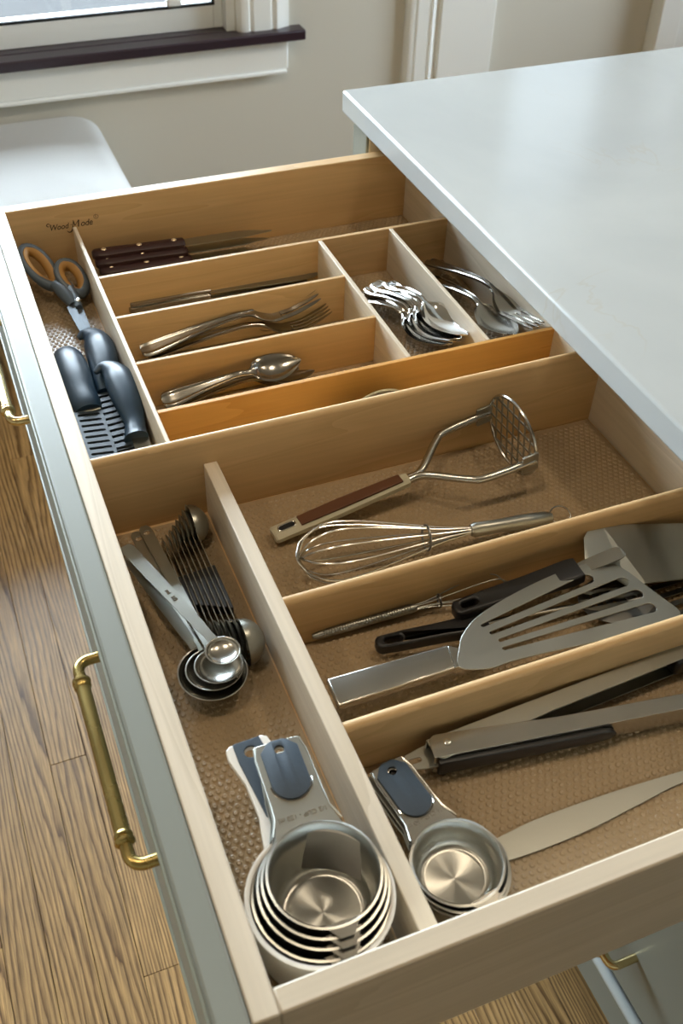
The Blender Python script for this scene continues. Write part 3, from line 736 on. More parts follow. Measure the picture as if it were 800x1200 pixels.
def cup(label, ctr, zb, r, h, head, L1, w0, w1, mt='spun', group=None, pad=True, text=None, spout=True, hm='steel_satin', padm='pad', rb=None):
    t = empty('measuring_cup', label, 'measuring cup', (ctr[0], ctr[1], zb), head, group)
    obj('cup_bowl', cup_bowl(r, h, rb=rb), mt, t, smooth=50)
    hz = h+0.04
    obj('handle', cup_handle(r-0.02, L1, w0, w1, hz), hm, t, bevel=0, smooth=12)
    rim = tube([(r*.93, w1*.98, hz), (r+0.9, w1*.79, hz), (r+2.2, w1*0.73+w0*.04, hz), (L1-1.1, w0*0.98, hz), (L1-.2, w0*0.86, hz)], 0.07, 6)
    rim2 = xf(rim, lambda x, y, z: (x, -y, z)); obj('rolled_edge', rim, hm, t); obj('rolled_edge', rim2, hm, t)
    if pad:
        obj('grip_pad', pad_shape(L1-4.6, L1+0.02, min(w0*0.80, 1.28), hz), padm, t)
        ring = [(L1-4.6-0.1+min(w0*0.80, 1.28)*1.07*(1-math.cos(a)), -1.07*math.sin(a)*min(w0*0.80, 1.28), hz) for a in [PI/2-PI*i/14 for i in range(15)]]
        obj('recess_rim', tube(ring, 0.06, 6), 'steel_polish', t)
    if text:
        tx = text_mesh(text, 0.46, 0.04, offset=0.002)
        obj('engraving', xf(tx, lambda x, y, z: (r+0.85-y*1.0, x*1.0, hz+0.012+z)), 'steel', t)
    if spout:
        s = [[(-r*0.98, y*1.15, h+0.02), (-r*0.90, y*1.15, h+0.02)] for y in (-1, 1)]
        v = [(-r*0.93, -1.15, h+.03), (-r*0.93, 1.15, h+.03), (-r-0.75, 0.42, h+.02), (-r-0.75, -0.42, h+.02)]
        v2 = [(a, b, c-0.08) for a, b, c in v]
        low = [(-r*0.97, -1.0, h-.5), (-r*0.97, 1.0, h-.5)]
        obj('spout', (v+v2, [(0, 1, 2, 3), (7, 6, 5, 4), (0, 4, 5, 1), (1, 5, 6, 2), (2, 6, 7, 3), (3, 7, 4, 0)]), 'steel', t, smooth=20)
    return t
cA, cAh = (12.0, 28.4), N1TIP
head1 = math.atan2(cAh[1]-cA[1], cAh[0]-cA[0]); L1 = math.hypot(cAh[0]-cA[0], cAh[1]-cA[1])
G1 = 'nested measuring cups in the near corner'
cup('steel measuring cup with blue pad, innermost of the large nest', cA, 79.7, 3.42, 5.3, head1, L1, 1.78, 2.32, group=G1, text='1/2 CUP - 120 ml', hm='steel_satin')
cup('second steel cup of the large nest, just outside the innermost', (11.9, 28.2), 79.4, 3.68, 5.3, head1+.01, L1-.5, 1.5, 2.2, group=G1, pad=False)
cup('third steel cup of the large nest, spout showing under two others', (11.8, 28.0), 79.15, 3.92, 5.2, head1+.0, L1-.6, 1.5, 2.3, group=G1, pad=False)
cup('outermost steel cup of the large nest, sitting directly in the white one', (11.6, 27.75), 78.9, 4.15, 5.1, head1-.01, L1-.7, 1.5, 2.4, group=G1, pad=False, rb=3.85)
# the white one
cw = (11.4, 27.5); ct = N1WTIP
headw = math.atan2(ct[1]-cw[1], ct[0]-cw[0]); Lw = math.hypot(ct[0]-cw[0], ct[1]-cw[1])
t = empty('measuring_cup', 'white plastic measuring cup with blue grip holding the large steel nest', 'measuring cup', (cw[0], cw[1], ZD), headw, G1)
obj('cup_bowl', xf(cup_bowl(4.42, 5.7, 0.16, 4.05), lambda x, y, z: (x, y, z)), 'white', t, smooth=50)
obj('handle', plate([(4.3, -1.9), (6.5, -1.35), (9, -1.25), (Lw-1, -1.62), (Lw-.25, -1.5), (Lw, -1.2), (Lw, 1.2), (Lw-.25, 1.5), (Lw-1, 1.62), (9, 1.25), (6.5, 1.35), (4.3, 1.9)], [circ(Lw-1.05, 0, .45)], 5.1, 5.55, 0.1), 'white', t, smooth=12)
obj('grip_pad', plate([(Lw-6, -.9), (Lw-1.5, -1.05), (Lw-.1, -.95), (Lw-.05, .95), (Lw-1.5, 1.05), (Lw-6, .9)], [circ(Lw-1.05, 0, .46)], 5.5, 5.68, .05), 'pad', t, smooth=12)

# second, smaller nest beside the tongs
cB = N2C; cBh = N2TIP
head2 = math.atan2(cBh[1]-cB[1], cBh[0]-cB[0]); L2 = math.hypot(cBh[0]-cB[0], cBh[1]-cB[1])
G2 = 'nested measuring cups beside the tongs'
cup('shallow steel measuring cup with blue pad on top of the small nest', cB, 79.95, 2.92, 2.35, head2, L2, 1.48, 1.92, group=G2, text='1/4 CUP - 60 ml', hm='steel')
cup('middle steel cup of the small nest, rim showing at its right', (cB[0]+.12, cB[1]-.10), 79.25, 3.10, 2.6, head2+.05, L2+.1, 1.38, 1.9, group=G2, padm='black')
cup('lowest steel cup of the small nest, resting on the liner', (cB[0]+.2, cB[1]-.18), ZD, 3.14, 2.8, head2+.08, L2-.5, 1.3, 1.9, group=G2, pad=False)

# ------------------------------------------------------------------ flat nested measuring spoons
def bowlv(r, d, t=0.07, n=40):
    """round spoon bowl, rim at z=0"""
    k = 8; out = [(r*math.sin(PI/2*i/k)+.001, -d*math.cos(PI/2*i/k)) for i in range(k+1)]+[(r+.07, .02), (r-.02, .04)]
    inn = [((r-t)*math.cos(PI/2*i/k)+.001, -(d-t)*math.sin(PI/2*i/k)) for i in range(k+1)]
    return lathe(out+inn, n)
def mspoon(label, bc, tip, r, d, w, group, text=None, hole=False, zt=None):
    """bc = bowl rim centre, tip = handle end (x, y, z)"""
    w *= .9
    t, ln = placed('measuring_spoon', label, 'measuring spoon', bc, tip, group)
    obj('spoon_bowl', bowlv(r, d), 'steel', t, smooth=60)
    st = [(r-0.05, w*.72, 0.02, 0, .1), (r+.6, w*.62, 0.04, 0, .1), (r+2.5, w*.78, 0.05, 0, .1), (ln-2, w, .05, 0, .1), (ln-.4, w*.95, .05, 0, .1), (ln, w*.5, .05, 0, .1)]
    if hole:
        pts = [(x, h) for x, h, *_ in st]
        vf = plate([(x, -h) for x, h in pts]+[(x, h) for x, h in pts[::-1]], [circ(ln-1, 0, .3)], -.03, .07, .02)
    else: vf = ribbon(st, 6, 5)
    obj('handle', vf, 'steel_satin', t, smooth=12)
    if text: obj('engraving', xf(text_mesh(text, .5, .04, .0, .002), lambda x, y, z: (ln*.5-x, -y+.17, .075+z)), 'steel_polish', t)
    return t
G3 = 'nested measuring spoons'
mspoon('largest measuring spoon, its wide bowl under the three others', MS1, MT1, 2.62, 1.25, .62, G3)
mspoon('second largest measuring spoon, bowl nested in the widest one', MS2, MT2, 2.15, 1.1, .60, G3, hole=True)
mspoon('third measuring spoon, bowl just below the smallest', MS3, MT3, 1.8, 1.0, .60, G3, hole=True)
mspoon('smallest measuring spoon lying on top with engraved wide handle', MS4, MT4, 1.30, .62, .66, G3, text='ml  1/2')

# ------------------------------------------------------------------ stack of double ended spoons on edge
G4 = 'double ended measuring spoons stacked on edge'
STK0, STK1 = STKA, STKB    # far and near ends of the rightmost strip (x, y)
NS = 8; words = ['rightmost, with the big domed bowls', 'second from the divider', 'third from the divider', 'fourth from the divider', 'fifth from the divider', 'sixth from the divider', 'seventh from the divider', 'leftmost of the stack']
dirv = Vector((STK1[0]-STK0[0], STK1[1]-STK0[1], 0)); SL = dirv.length
for i in range(NS):
    off = (STKD[0]*i, STKD[1]*i)
    sc = 1-0.085*i
    t = empty('double_ended_spoon', 'double ended steel measuring spoon standing on edge, '+words[i], 'measuring spoon', (STK0[0]+off[0], STK0[1]+off[1], ZD+1.55), math.atan2(dirv.y, dirv.x), G4)
    ln = SL*(1-0.05*i)
    # local x: along the strip, y: across the stack (+y = towards the left), z: up. strip stands on edge
    a0, a1 = 1.7*sc, ln-2.1*sc
    strip = box(a0-1.0, a1+.9, -.05, .05, -.62, .62)
    obj('strip', strip, 'steel', t, bevel=.03)
    def bowl(r, d, xc, el, zc):
        v, f = bowlv(r, d, .06, 32)
        return [(xc+x*el, -z, zc+y) for x, y, z in v], f      # rim in the strip's plane, dome towards +y
    s = -1 if dirv.y < 0 else 1
    flip = lambda vf: vf
    nb = bowl(1.9*sc, 1.7*sc if i == 0 else .6*sc, ln-1.3*sc, 1.0, 0.15)
    fb = bowl(1.65*sc, 1.5*sc if i == 0 else .55*sc, 1.2*sc, 1.15, 0.0)
    obj('spoon_bowl', nb, 'steel_satin', t, smooth=60, label='larger round bowl'); obj('spoon_bowl', fb, 'steel_satin', t, smooth=60, label='long narrow bowl')
    g0, g1 = ln*.42, ln*.72
    obj('magnet_grip', box(g0, g1, .05, .34, -.58, .58), 'black', t, bevel=.08, label='black grip')

# ------------------------------------------------------------------ potato masher
A, Cc = MASHA, MASHC
t, ln = placed('potato_masher', 'steel potato masher with long brown inlaid handle and round grid head', 'potato masher', A, Cc)
hl = ln*0.545
obj('handle', loft([[(x, w*math.cos(a)*1.0, z+h*math.sin(a)) for a in [PI/8+2*PI*i/8 for i in range(8)]] for x, w, h, z in ((0, .85, .4, 0), (.2, .98, .5, 0), (hl*.5, 1.0, .62, 0), (hl-.3, .8, .6, 0), (hl, .72, .55, 0))]), 'cream', t, smooth=12)
obj('inlay', loft([[(x, y, .42), (x, -y-.02, .42), (x, -y-.02, .66*k), (x, y, .66*k)] for x, y, k in ((2.6, .58, .9), (hl*.5, .62, 1.02), (hl-.7, .5, .95))]), 'brownwood', t, bevel=.05, label='dark brown wooden inlay')
obj('hanging_slot', join(tube(smoothpath([(p[0], p[1], .5) for p in stadium(1.4, 0, .5, .32)], 2, True), .07, 6, True)), 'steel', t)
obj('hollow', plate(stadium(1.4, 0, .5, .26), [], .44, .5), 'void', t)
R = 3.95
for s in (1, -1):
    rod = smoothpath([(hl-.2, s*.15, 0), (hl+1.6, s*.35, 0), (hl+4.6, s*2.9, .1), (hl+6.2, s*3.7, .1), (ln-.2, s*3.95, 0)], 6)
    obj('rod', tube(rod, .38, 12), 'steel', t)
    obj('tab', box(ln-1.6, ln+.1, s*R-.12-.1, s*R+.12-.1, -1.0, 1.0), 'steel_satin', t, bevel=.05)
hd = obj('masher_head', tube([(ln, R*math.cos(a), R*math.sin(a)) for a in [2*PI*i/64 for i in range(64)]], .17, 8, closed=True, flat=1.0), 'steel', t, label='round perforated head')
bars = []
for i in range(-4, 5):
    q = i*.95; hh = math.sqrt(max(R*R-q*q, 0))
    bars.append(box(ln-.05, ln+.05, q-.085, q+.085, -hh, hh))
for i in range(-2, 3):
    q = i*1.3; hh = math.sqrt(max(R*R-q*q, 0))
    bars.append(box(ln-.06, ln+.06, -hh, hh, q-.10, q+.10))
obj('grid', join(*bars), 'steel_satin', hd)

# ------------------------------------------------------------------ whisks
def whisk(label, A, B, R, Lb, r, hr, wires, ring=True, mt='steel', hm='steel_satin', knurl=False, zoff=0):
    """A = balloon tip, B = handle end"""
    t, ln = placed('whisk', label, 'whisk', A, B)
    for k in range(wires):
        a = PI*k/wires+.25; rr = R*(1-.04*k)
        half = [(Lb, .2), (Lb*.8, rr*.26), (Lb*.55, rr*.62), (Lb*.32, rr*.92), (Lb*.16, rr*.97), (Lb*.05, rr*.66), (Lb*.01, rr*.3)]
        pts = [(x+.12*k, y*math.cos(a), y*math.sin(a)) for x, y in half]+[(.12*k-.1, 0, 0)]+[(x+.12*k, -y*math.cos(a), -y*math.sin(a)) for x, y in half[::-1]]
        obj('wire_loop', tube(smoothpath(pts, 6), r, 8), mt, t)
    rr0 = R*.42
    obj('collar', tube([(Lb*.72+.45*math.cos(a)*.15, rr0*math.cos(a), rr0*math.sin(a)) for a in [2*PI*i/20 for i in range(20)]], .10, 6, True), 'steel_dark', t)
    prof = [(Lb-.3, hr*.8), (Lb, hr), (Lb+(ln-Lb)*.35, hr*.92), (Lb+(ln-Lb)*.6, hr*1.05), (ln-.6, hr*.95), (ln, hr*.6)]
    h = obj('handle', tube([(x, 0, 0) for x, _ in prof], [q for _, q in prof], 16), hm, t, smooth=50)
    if knurl:
        n = 34; obj('knurling', join(*[tube([(Lb+.3+(ln-Lb-1)*i/n, hr*1.0*math.cos(a), hr*1.0*math.sin(a)) for a in [2*PI*j/12 for j in range(12)]], .05, 4, True) for i in range(n)]), hm, h)
    if ring:
        obj('hanging_loop', tube([(ln+.85-1.0*math.cos(a), .8*math.sin(a), .1+.35*math.sin(a)) for a in [PI*.08+2*PI*i/24*.92 for i in range(24)]], .07, 8), mt, t)
    return t
whisk('large steel balloon whisk in front of the potato masher', WA, WB, 2.75, 16.2, .095, .66, 5)
whisk('small thin whisk with ribbed handle along the divider', SWB, SWA, 1.25, 8.5, .05, .36, 3, ring=False, knurl=True, mt='steel_satin')

# ------------------------------------------------------------------ turners and spatulas
def poly(pts, z): return [(p[0], p[1]) for p in pts]
TZ = 81.9
t = empty('slotted_turner', 'large steel slotted turner with wide flat handle lying on top', 'turner', (TURN_O[0], TURN_O[1], TZ))
def rel(pts): return [(p[0]-TURN_O[0], p[1]-TURN_O[1]) for p in pts]
def slot(a, b, wa, wb, n=7):
    a, b = Vector(a[:2]), Vector(b[:2]); d = (b-a).normalized(); nn = Vector((-d.y, d.x)); out = []
    for i in range(n+1): th = -PI/2+PI*i/n; p = b+d*math.cos(th)*wb+nn*math.sin(th)*wb; out.append((p.x, p.y))
    for i in range(n+1): th = PI/2+PI*i/n; p = a+d*math.cos(th)*wa+nn*math.sin(th)*wa; out.append((p.x, p.y))
    return out
ol = [tuple(p[:2]) for p in smoothpath([(p[0], p[1], 0) for p in rel(TURN_HEAD)], 4, True)]
obj('head', plate(ol, [rel(slot(a, b, wa, wb)) for a, b, wa, wb in TURN_SLOTS], -.06, .06, .03), 'steel_satin', t, smooth=12)
hp = [(p[0]-TURN_O[0], p[1]-TURN_O[1]) for p in TURN_HANDLE]
obj('handle', plate(hp, [], -.55, .16, .12, 2), 'steel', t, smooth=40)
obj('neck', loft([[(p[0]-TURN_O[0], p[1]-TURN_O[1], z) for p, z in zip(q, (.05, -.45, -.45, .05))] for q in TURN_NECK]), 'steel', t, bevel=.05)

def blackhandle(t, ln, w, h, mt='black', hole=True):
    pts = [(0.15, -w*.5), (0, -w*.2), (0, w*.3), (.25, w*.62), (ln*.25, w*.78), (ln*.6, w*.82), (ln*.92, w), (ln, w*.9), (ln, -w*.9), (ln*.92, -w), (ln*.6, -w*.8), (ln*.25, -w*.78), (.4, -w*.7)]
    pts = [(x, y) for x, y in pts]
    return obj('handle', plate(pts, [stadium(1.45, 0, .45, .3)] if hole else [], -h/2, h/2, .22, 3), mt, t, smooth=50)
t, ln = placed('skimmer', 'black handled skimmer partly hidden under the slotted turner', 'skimmer', BH1A, BH1B)
blackhandle(t, 9.5, .95, 1.1)
obj('shaft', tube(smoothpath([(9.4, 0, 0), (12, 0, .15), (ln-4, 0, 0), (ln-2.6, 0, -.4)], 5), .22, 8, flat=.7), 'steel', t)
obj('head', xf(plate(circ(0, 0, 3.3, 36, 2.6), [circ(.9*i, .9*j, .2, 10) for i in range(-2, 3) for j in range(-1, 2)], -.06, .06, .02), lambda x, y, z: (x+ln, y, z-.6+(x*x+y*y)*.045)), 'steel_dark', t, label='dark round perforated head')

t, ln = placed('offset_spatula', 'black handled wide steel spatula behind the slotted turner', 'spatula', BH2A, BH2B)
blackhandle(t, ln, 1.15, 1.2)
obj('tang', ribbon([(ln-.3, .5, .1, 0, .16), (ln+.6, .62, .25, 0, .16), (ln+3.2, .68, .5, 0, .16), (ln+4.0, .5, .52, 0, .16), (ln+4.2, .1, .5, 0, .16)], 6, 4), 'steel', t)
Rm = t.rotation_euler.to_matrix().inverted()
def loc_(p): q = Rm @ (Vector(p)-Vector(t.location)/CM); return tuple(q)
def sheet(quads, th=.1):
    V, Fc = [], []
    for q in quads:
        n = len(V); V += [loc_(p) for p in q]+[loc_((p[0], p[1], p[2]-th)) for p in q]; k = len(q)
        Fc += [tuple(range(n, n+k)), tuple(range(n+k, n+2*k))[::-1]]+[(n+i, n+(i+1) % k, n+k+(i+1) % k, n+k+i) for i in range(k)]
    return V, Fc
obj('flange', sheet([BLADE_FL]), 'steel_satin', t, smooth=12, label='bent pale flange of the blade')
obj('blade', sheet([BLADE_MAIN]), 'steel_satin', t, smooth=12, label='wide blade')

t = empty('slotted_spoon', 'slotted steel spoon showing as dark bars beside the turner tip', 'spoon', GR_O)
sl = [stadium(0, -1.9+1.05*i, 4.3, .28) for i in range(5)]
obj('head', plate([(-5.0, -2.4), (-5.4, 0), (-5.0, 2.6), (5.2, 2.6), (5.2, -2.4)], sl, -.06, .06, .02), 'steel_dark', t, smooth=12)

# ------------------------------------------------------------------ tongs
t, ln = placed('tongs', 'long steel tongs with black grips lying open across the front compartment', 'tongs', TGA, TGB)
def arm(ang, web_side, L, name='arm'):
    """U channel: web outward, flanges toward the other arm"""
    h = .95; out = []; s = web_side
    def sec(x, w): # outer web at y=0, flanges reach s*-w
        th = .10
        return [(x, 0, -h), (x, 0, h), (x, -s*w, h), (x, -s*w, h-th), (x, -s*th, h-th), (x, -s*th, -h+th), (x, -s*w, -h+th), (x, -s*w, -h)]
    v, f = loft([sec(x, w) for x, w in ((0, 1.5), (.5, 1.9), (4, 1.75), (10, 1.4), (20, 1.3), (L, 1.2))])
    ca, sa = math.cos(ang), math.sin(ang)
    rot = lambda p: (p[0]*ca-(p[1]+s*.8)*sa, p[0]*sa+(p[1]+s*.8)*ca, p[2])
    return ([rot(p) for p in v], f), rot
up_, rotu = arm(TG_UP, 1, 26.0); lo_, rotl = arm(TG_LO, -1, 28.0)
up_ = xf(up_, lambda x, y, z: (x, y, z-.03))
ua = obj('arm', up_, 'steel_satin', t, bevel=.03, smooth=12); la = obj('arm', lo_, 'steel', t, bevel=.03, smooth=12)
tipv = xf(box(21.5, 27.5, -1.5, .1, -.9, .9), lambda *p: rotu(p)); obj('tip', tipv, 'black', ua, bevel=.3, label='black nylon tip')
tipl = xf(box(23.5, 29.5, -.1, 1.5, -.9, .9), lambda *p: rotl(p)); obj('tip', tipl, 'black', la, bevel=.3, label='black nylon tip')
g = plate([(.3, -.72), (.3, .72), (13.0, .62), (13.7, .45), (14.1, 0), (13.7, -.45), (13.0, -.62)], [], 0, .48, .14, 2)
obj('grip', xf(g, lambda x, y, z: rotl((x, -z, y))), 'black', la, smooth=50, label='black rubber grip strip')
obj('pull_tab', plate(smooth2(smoothpath([(-1.9, -.55, 0), (-2.2, 0, 0), (-1.9, .55, 0), (.6, .9, 0), (.6, -.9, 0)], 4, True)), [stadium(-1.2, 0, .3, .22)], -.1, .02, .02), 'steel_satin', t, smooth=12)
obj('hinge_rivet', lathe([(.3, .95), (.3, 1.0), (.2, 1.06), (.12, 1.06), (.1, 1.0)], 20, (1.3, .15)), 'steel_polish', t)

# ------------------------------------------------------------------ icing spatula blade
t = empty('icing_spatula', 'broad flat steel icing spatula on the liner beside the small cups', 'spatula', (IC_O[0], IC_O[1], ZD+.1))
ol = [(p[0]-IC_O[0], p[1]-IC_O[1]) for p in IC_PTS]
ol = [tuple(p[:2]) for p in smoothpath([(a, b, 0) for a, b in ol], 4, True)]
obj('blade', plate(ol, [], 0, .12, .02), 'steel_satin', t, smooth=12)
hx = IC_H
obj('handle', loft([[(x-IC_O[0], y-IC_O[1]+a*s1, .45+b*.4) for a, b in ((-1, -1), (1, -1), (1, 1), (-1, 1))] for x, y, s1 in ((hx[0], hx[1], .9), (hx[0]+4, hx[1]-.4, 1.2), (hx[0]+12, hx[1]-1.2, 1.1))]), 'black', t, bevel=.2)

# ------------------------------------------------------------------ scissors
t = empty('kitchen_scissors', 'grey handled kitchen scissors with orange lined finger loops', 'scissors', SCO)
def R3(p): return (p[0]-SCO[0], p[1]-SCO[1], p[2]-SCO[2])
def oval(c, tip, w, n=28, pinch=.25):
    c, tip = Vector(c), Vector(tip); ax = tip-c; sd = Vector((-ax.y, ax.x, 0)).normalized()*w; out = []
    for i in range(n):
        a = 2*PI*i/n; k = 1-pinch*(1-math.cos(a))/2
        out.append(c+ax*math.cos(a)+sd*math.sin(a)*k)
    return [R3(p) for p in out]
for (c, tip, w, body) in SC_LOOPS:
    h = obj('handle', join(tube(oval(c, tip, w), [.45+.2*max(0, -math.cos(2*PI*i/28)) for i in range(28)], 10, True, 1.25), tube([R3(p) for p in smoothpath(body, 5)], [.5+.25*math.sin(PI*i/(5*(len(body)-1))) for i in range(5*(len(body)-1)+1)], 10, flat=1.1)), 'grey', t, smooth=60)
    obj('loop_lining', tube(oval(c, [a+(b-a)*.80 for a, b in zip(c, tip)], w*.70), .34, 8, True, 1.9), 'orange', h, smooth=60, label='orange loop lining')
for (a, b, s) in SC_BLADES:
    A_, B_ = Vector(a), Vector(b); d = (B_-A_); n_ = Vector((-d.y, d.x, 0)).normalized()
    rings = []
    for k, w in ((0, .55), (.15, .62), (.6, .5), (.9, .25), (1, .04)):
        p = A_+d*k; q0, q1 = p-n_*w*s, p+n_*w*.45*s
        rings.append([R3((q0.x, q0.y, q0.z)), R3((q1.x, q1.y, q1.z+.05)), R3((q1.x, q1.y, q1.z-.12)), R3((q0.x, q0.y, q0.z-.1))])
    obj('blade', loft(rings), 'shear', t, smooth=12)
pv = SC_PIV
obj('pivot_screw', lathe([(.01, .3), (.42, .3), (.42, .5), (.3, .6), (.01, .6)], 20, (pv[0]-SCO[0], pv[1]-SCO[1])), 'steel', t)

# ------------------------------------------------------------------ knives with soft dark handles and slotted guards
def fathandle(t, path, rad, mt='blueblack', flat=.72):
    P = smoothpath(path, 5); n = len(P); S = smoothpath([(r, 0, 0) for r in rad], 5)
    rr = [max(.06, s.x) for s in S]; assert len(rr) == n
    return obj('handle', tube(P, rr, 16, flat=flat), mt, t, smooth=70)
def guard(t, x0, x1, w, z, n, tilt=0.0):
    holes = [stadium(x0+(x1-x0)*(i+.7)/n, 0, w*.62, (x1-x0)/n*.19, PI/2) for i in range(n)]
    g = plate([(x0, -w), (x1, -w*.95), (x1, w*.95), (x0, w)], holes, z, z+.16, .03)
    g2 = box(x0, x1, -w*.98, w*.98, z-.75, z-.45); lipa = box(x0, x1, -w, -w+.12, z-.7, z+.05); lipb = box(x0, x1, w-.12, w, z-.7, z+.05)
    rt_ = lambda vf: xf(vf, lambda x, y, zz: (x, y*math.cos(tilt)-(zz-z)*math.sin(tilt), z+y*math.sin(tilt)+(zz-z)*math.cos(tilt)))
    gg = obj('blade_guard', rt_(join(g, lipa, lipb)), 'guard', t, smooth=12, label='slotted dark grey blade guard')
    obj('blade', rt_(g2), 'void', gg)  # black sheet under the slots stands in for the shade in them
t, ln = placed('paring_knife', 'dark blue handled knife in slotted guard along the drawer front', 'knife', *KNA)
fathandle(t, [(0, 0, 0), (.6, 0, .1), (2.5, 0, .25), (5.5, 0, .3), (8, 0, .2), (10.2, .1, .1), (11.2, .15, 0)], [.35, 1.25, 1.68, 1.75, 1.62, 1.55, 1.35])
obj('bolster', box(11.0, 11.5, -1.2, 1.4, -.6, .35), 'steel_satin', t, bevel=.1)
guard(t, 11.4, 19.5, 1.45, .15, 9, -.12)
t, ln = placed('paring_knife', 'dark blue hooked handle knife half under the scissor tips', 'knife', *KNB)
fathandle(t, [(.3, -1.7, 0), (0, -.9, .2), (1.0, -.1, .3), (3, .2, .4), (6, .3, .3), (9, .0, .1), (10.8, -.3, 0)], [.35, .75, 1.15, 1.6, 1.6, 1.2, .75])
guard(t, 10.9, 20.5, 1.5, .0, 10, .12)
t, ln = placed('paring_knife', 'dark blue hooked handle knife lying over the other two by the thin divider', 'knife', *KNC)
fathandle(t, [(.4, -1.9, 0), (0, -1.0, .2), (1.0, -.2, .3), (3, .1, .45), (6, .2, .35), (9, .1, .1), (10.6, -.2, 0), (11.3, -.3, 0)], [.3, .7, 1.15, 1.55, 1.5, 1.05, 1.1, 1.2])
obj('blade', ribbon([(11, .75, 0, 0, .12), (14, .8, 0, 0, .12), (17.5, .5, 0, 0, .1), (19, .05, 0, 0, .1)], 4, 4), 'steel', t)

# ------------------------------------------------------------------ steak knives
SK = STEAK
for i, (A_, B_) in enumerate(SK):
    t, ln = placed('steak_knife', ['steak knife against the far side board, dark riveted handle', 'middle steak knife of the three dark riveted ones', 'steak knife nearest the thin divider, dark riveted handle'][i], 'knife', A_, B_, 'steak knives with riveted handles')
    hh = obj('handle', loft([[(x, w*math.cos(a), z+h*math.sin(a)) for a in [PI/8+2*PI*j/8 for j in range(8)]] for x, w, h, z in ((0, .5, .4, 0), (.25, .9, .6, 0), (2, 1.0, .66, 0), (6, .85, .62, 0), (10, 1.0, .66, 0), (10.9, .9, .6, 0), (11.1, .6, .4, 0))]), 'darkwood', t, smooth=45)
    for x in (1.4, 5.6, 9.8): obj('rivet', lathe([(.01, .3), (.32, .3), (.32, .60), (.25, .66), (.01, .66)], 14, (x, 0)), 'rivet', hh)
    obj('blade', ribbon([(10.9, .75, .1, 0, .14), (13, .85, .12, 0, .14), (18, .8, .2, 0, .12), (ln-2, .5, .2, 0, .1), (ln, .04, .15, 0, .1)], 6, 5), 'steel_satin', t)

# ------------------------------------------------------------------ flatware
def spoon_parts(ln, sc=1.0, arch=1.3):
    bl = 6.0*sc; bx = ln-bl
    st = [(0, .35, .05, 0, .16), (.25, .85, .06, 0, .2), (1.4, 1.0, .12, 0, .2), (bx*.5, .62, arch*.65, 0, .22), (bx*.85, .36, arch, 0, .28), (bx-.2, .36, arch*.8, 0, .26)]
    for i in range(1, 13):
        u = i/12; e = max(0, math.sin(PI*min(1, u)**.88))**.72; z = (arch*.62+.1)*(1-u)**3+.35+.35*u*u
        st.append((bx+bl*u, max(.05, 1.72*sc*e+(.36*(1-u)**6)), z, .5*sc*e**1.5, .11))
    return ribbon(st, 16, 5, .10)
def fork_parts(ln, arch=1.3, sc=1.0, lift=1.1):
    bx = ln-8.0*sc
    body = ribbon([(0, .35, .05, 0, .16), (.25, .85, .06, 0, .2), (1.4, 1.0, .12, 0, .2), (bx*.5, .62, arch*.65, 0, .22), (bx*.85, .36, arch, 0, .28), (bx, .38, arch*.85, 0, .26), (bx+1.4*sc, 1.1*sc, arch*.4, .12, .16), (bx+2.8*sc, 1.3*sc, .12, .15, .15), (bx+3.6*sc, 1.3*sc, .14, .12, .14)], 16, 5, .10)
    tines = []
    for k in (-1.5, -.5, .5, 1.5):
        y = k*.68*sc
        vf = ribbon([(bx+3.5*sc, .22*sc, .14, 0, .14), (bx+5*sc, .21*sc, .28, 0, .14), (bx+7*sc, .19*sc, .28+lift*.6, 0, .12), (bx+8*sc, .05, .28+lift, 0, .08)], 2, 4)
        tines.append(xf(vf, lambda a, b, c, y=y: (a, b+y, c)))
    return body, tines
def spoon(name, label, cat, A_, B_, group, sc=1.0, arch=1.3, roll=0, mt='flatware'):
    t, ln = placed(name, label, cat, A_, B_, group, roll)
    v, f = spoon_parts(ln, sc, arch); bx = ln-6.2*sc
    k = 2*13; # split rings between handle and bowl so that each is its own part
    cut = 5*5
    hv = v[:(cut+1)*34]; bv = v[cut*34:]
    obj('handle', ring_faces(hv, 34), mt, t, smooth=50); obj('bowl', ring_faces(bv, 34), mt, t, smooth=50)
    return t
def ring_faces(v, n):
    m = len(v)//n; return loft([v[i*n:(i+1)*n] for i in range(m)])
def fork(name, label, cat, A_, B_, group, sc=1.0, arch=1.3, roll=0, lift=1.1, mt='flatware'):
    t, ln = placed(name, label, cat, A_, B_, group, roll)
    body, tines = fork_parts(ln, arch, sc, lift)
    obj('handle', body, mt, t, smooth=50)
    for q in tines: obj('tine', q, mt, t)
    return t
G = 'teaspoons'
for i, (A_, B_) in enumerate(TSP):
    spoon('teaspoon', ['teaspoon lying uppermost, its bowl tipped against the divider', 'teaspoon nearest the amber-lit divider, bowl tip shining', 'teaspoon at the bottom of the small stack'][i], 'spoon', A_, B_, G, .92, 1.3, [.45, -.25, .1][i])
for i, (A_, B_) in enumerate(FRK):
    fork('dinner_fork', ['dinner fork lying uppermost with raised tines in the middle row', 'dinner fork whose tine tips peek out beside the uppermost fork', 'dinner fork at the bottom of the middle row'][i], 'fork', A_, B_, 'dinner forks', 1, 1.4, [.35, -.1, .15][i], 1.3)
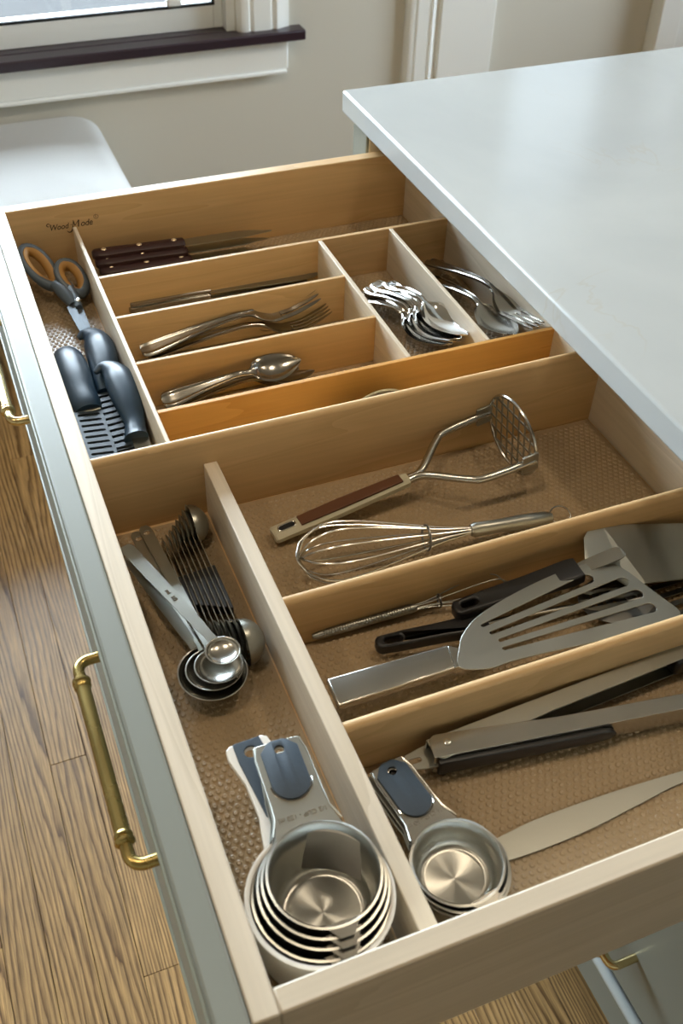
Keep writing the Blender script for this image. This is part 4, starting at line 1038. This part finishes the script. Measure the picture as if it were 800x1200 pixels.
for i, (A_, B_) in enumerate(TKN):
    t, ln = placed('table_knife', ['table knife against the divider behind, grey fluted handle', 'table knife with bright fluted handle end', 'table knife nearest the fork row'][i], 'knife', A_, B_, 'table knives')
    obj('handle', ribbon([(0, .3, 0, 0, .5), (.3, .85, .05, 0, .6), (1.5, .95, .1, 0, .65), (6, .7, .1, 0, .6), (9.5, .6, .05, 0, .5)], 16, 5, .10), 'flatware', t, smooth=50)
    obj('blade', ribbon([(9.4, .6, -.05, 0, .2), (11, .8, -.1, 0, .12), (17, .9, -.1, 0, .12), (ln-1.2, .8, -.1, 0, .1), (ln, .1, -.1, 0, .1)], 6, 5), 'steel_satin', t)
for i, (A_, B_) in enumerate(TBS):
    spoon('tablespoon', ['uppermost tablespoon, brightest handle', 'tablespoon just left of the uppermost one', 'tablespoon third from the right', 'tablespoon leftmost by the thin divider', 'tablespoon at the bottom of its stack'][i], 'spoon', A_, B_, 'tablespoons', 1.25, 1.2, [.0, .1, .05, .1, 0][i], 'steel_polish')
fork('serving_fork', 'broad serving fork with curved tines in the right compartment', 'fork', *SVF, None, 1.1, 1.7, 0, .3)
spoon('serving_spoon', 'dark reflecting serving spoon beneath the serving fork', 'spoon', *SVS, None, 1.2, 1.4, 0, 'steel')
# disc-edged utensil behind the tallest divider
t = empty('pizza_wheel', 'pale steel disc edge showing behind the tallest divider', 'pizza cutter', PZ_O, PZ_R)
obj('wheel', xf(lathe([(.01, -.06), (3.9, -.06), (4.1, 0), (3.9, .06), (.01, .06)], 48), lambda x, y, z: (x, z, y)), 'steel_satin', t, smooth=12)
obj('handle', tube([(-4.2, 0, -2.4), (-9, 0, -3.0), (-14, 0, -3.2)], [.4, .9, .7], 12), 'black', t)
t = empty('wooden_wedge', 'small pale wooden wedge at the right end behind the tallest divider', 'wedge', WD_O)
obj('wedge', loft([[(-1.2, -.4, z0_) for z0_ in (0,)]+[(1.2, -.4, 0), (1.2, .4, 0), (-1.2, .4, 0)], [(-1.0, -.3, 3.6), (-.6, -.3, 2.6), (-.6, .3, 2.6), (-1.0, .3, 3.6)]]), 'bounce_x', t, bevel=.1)
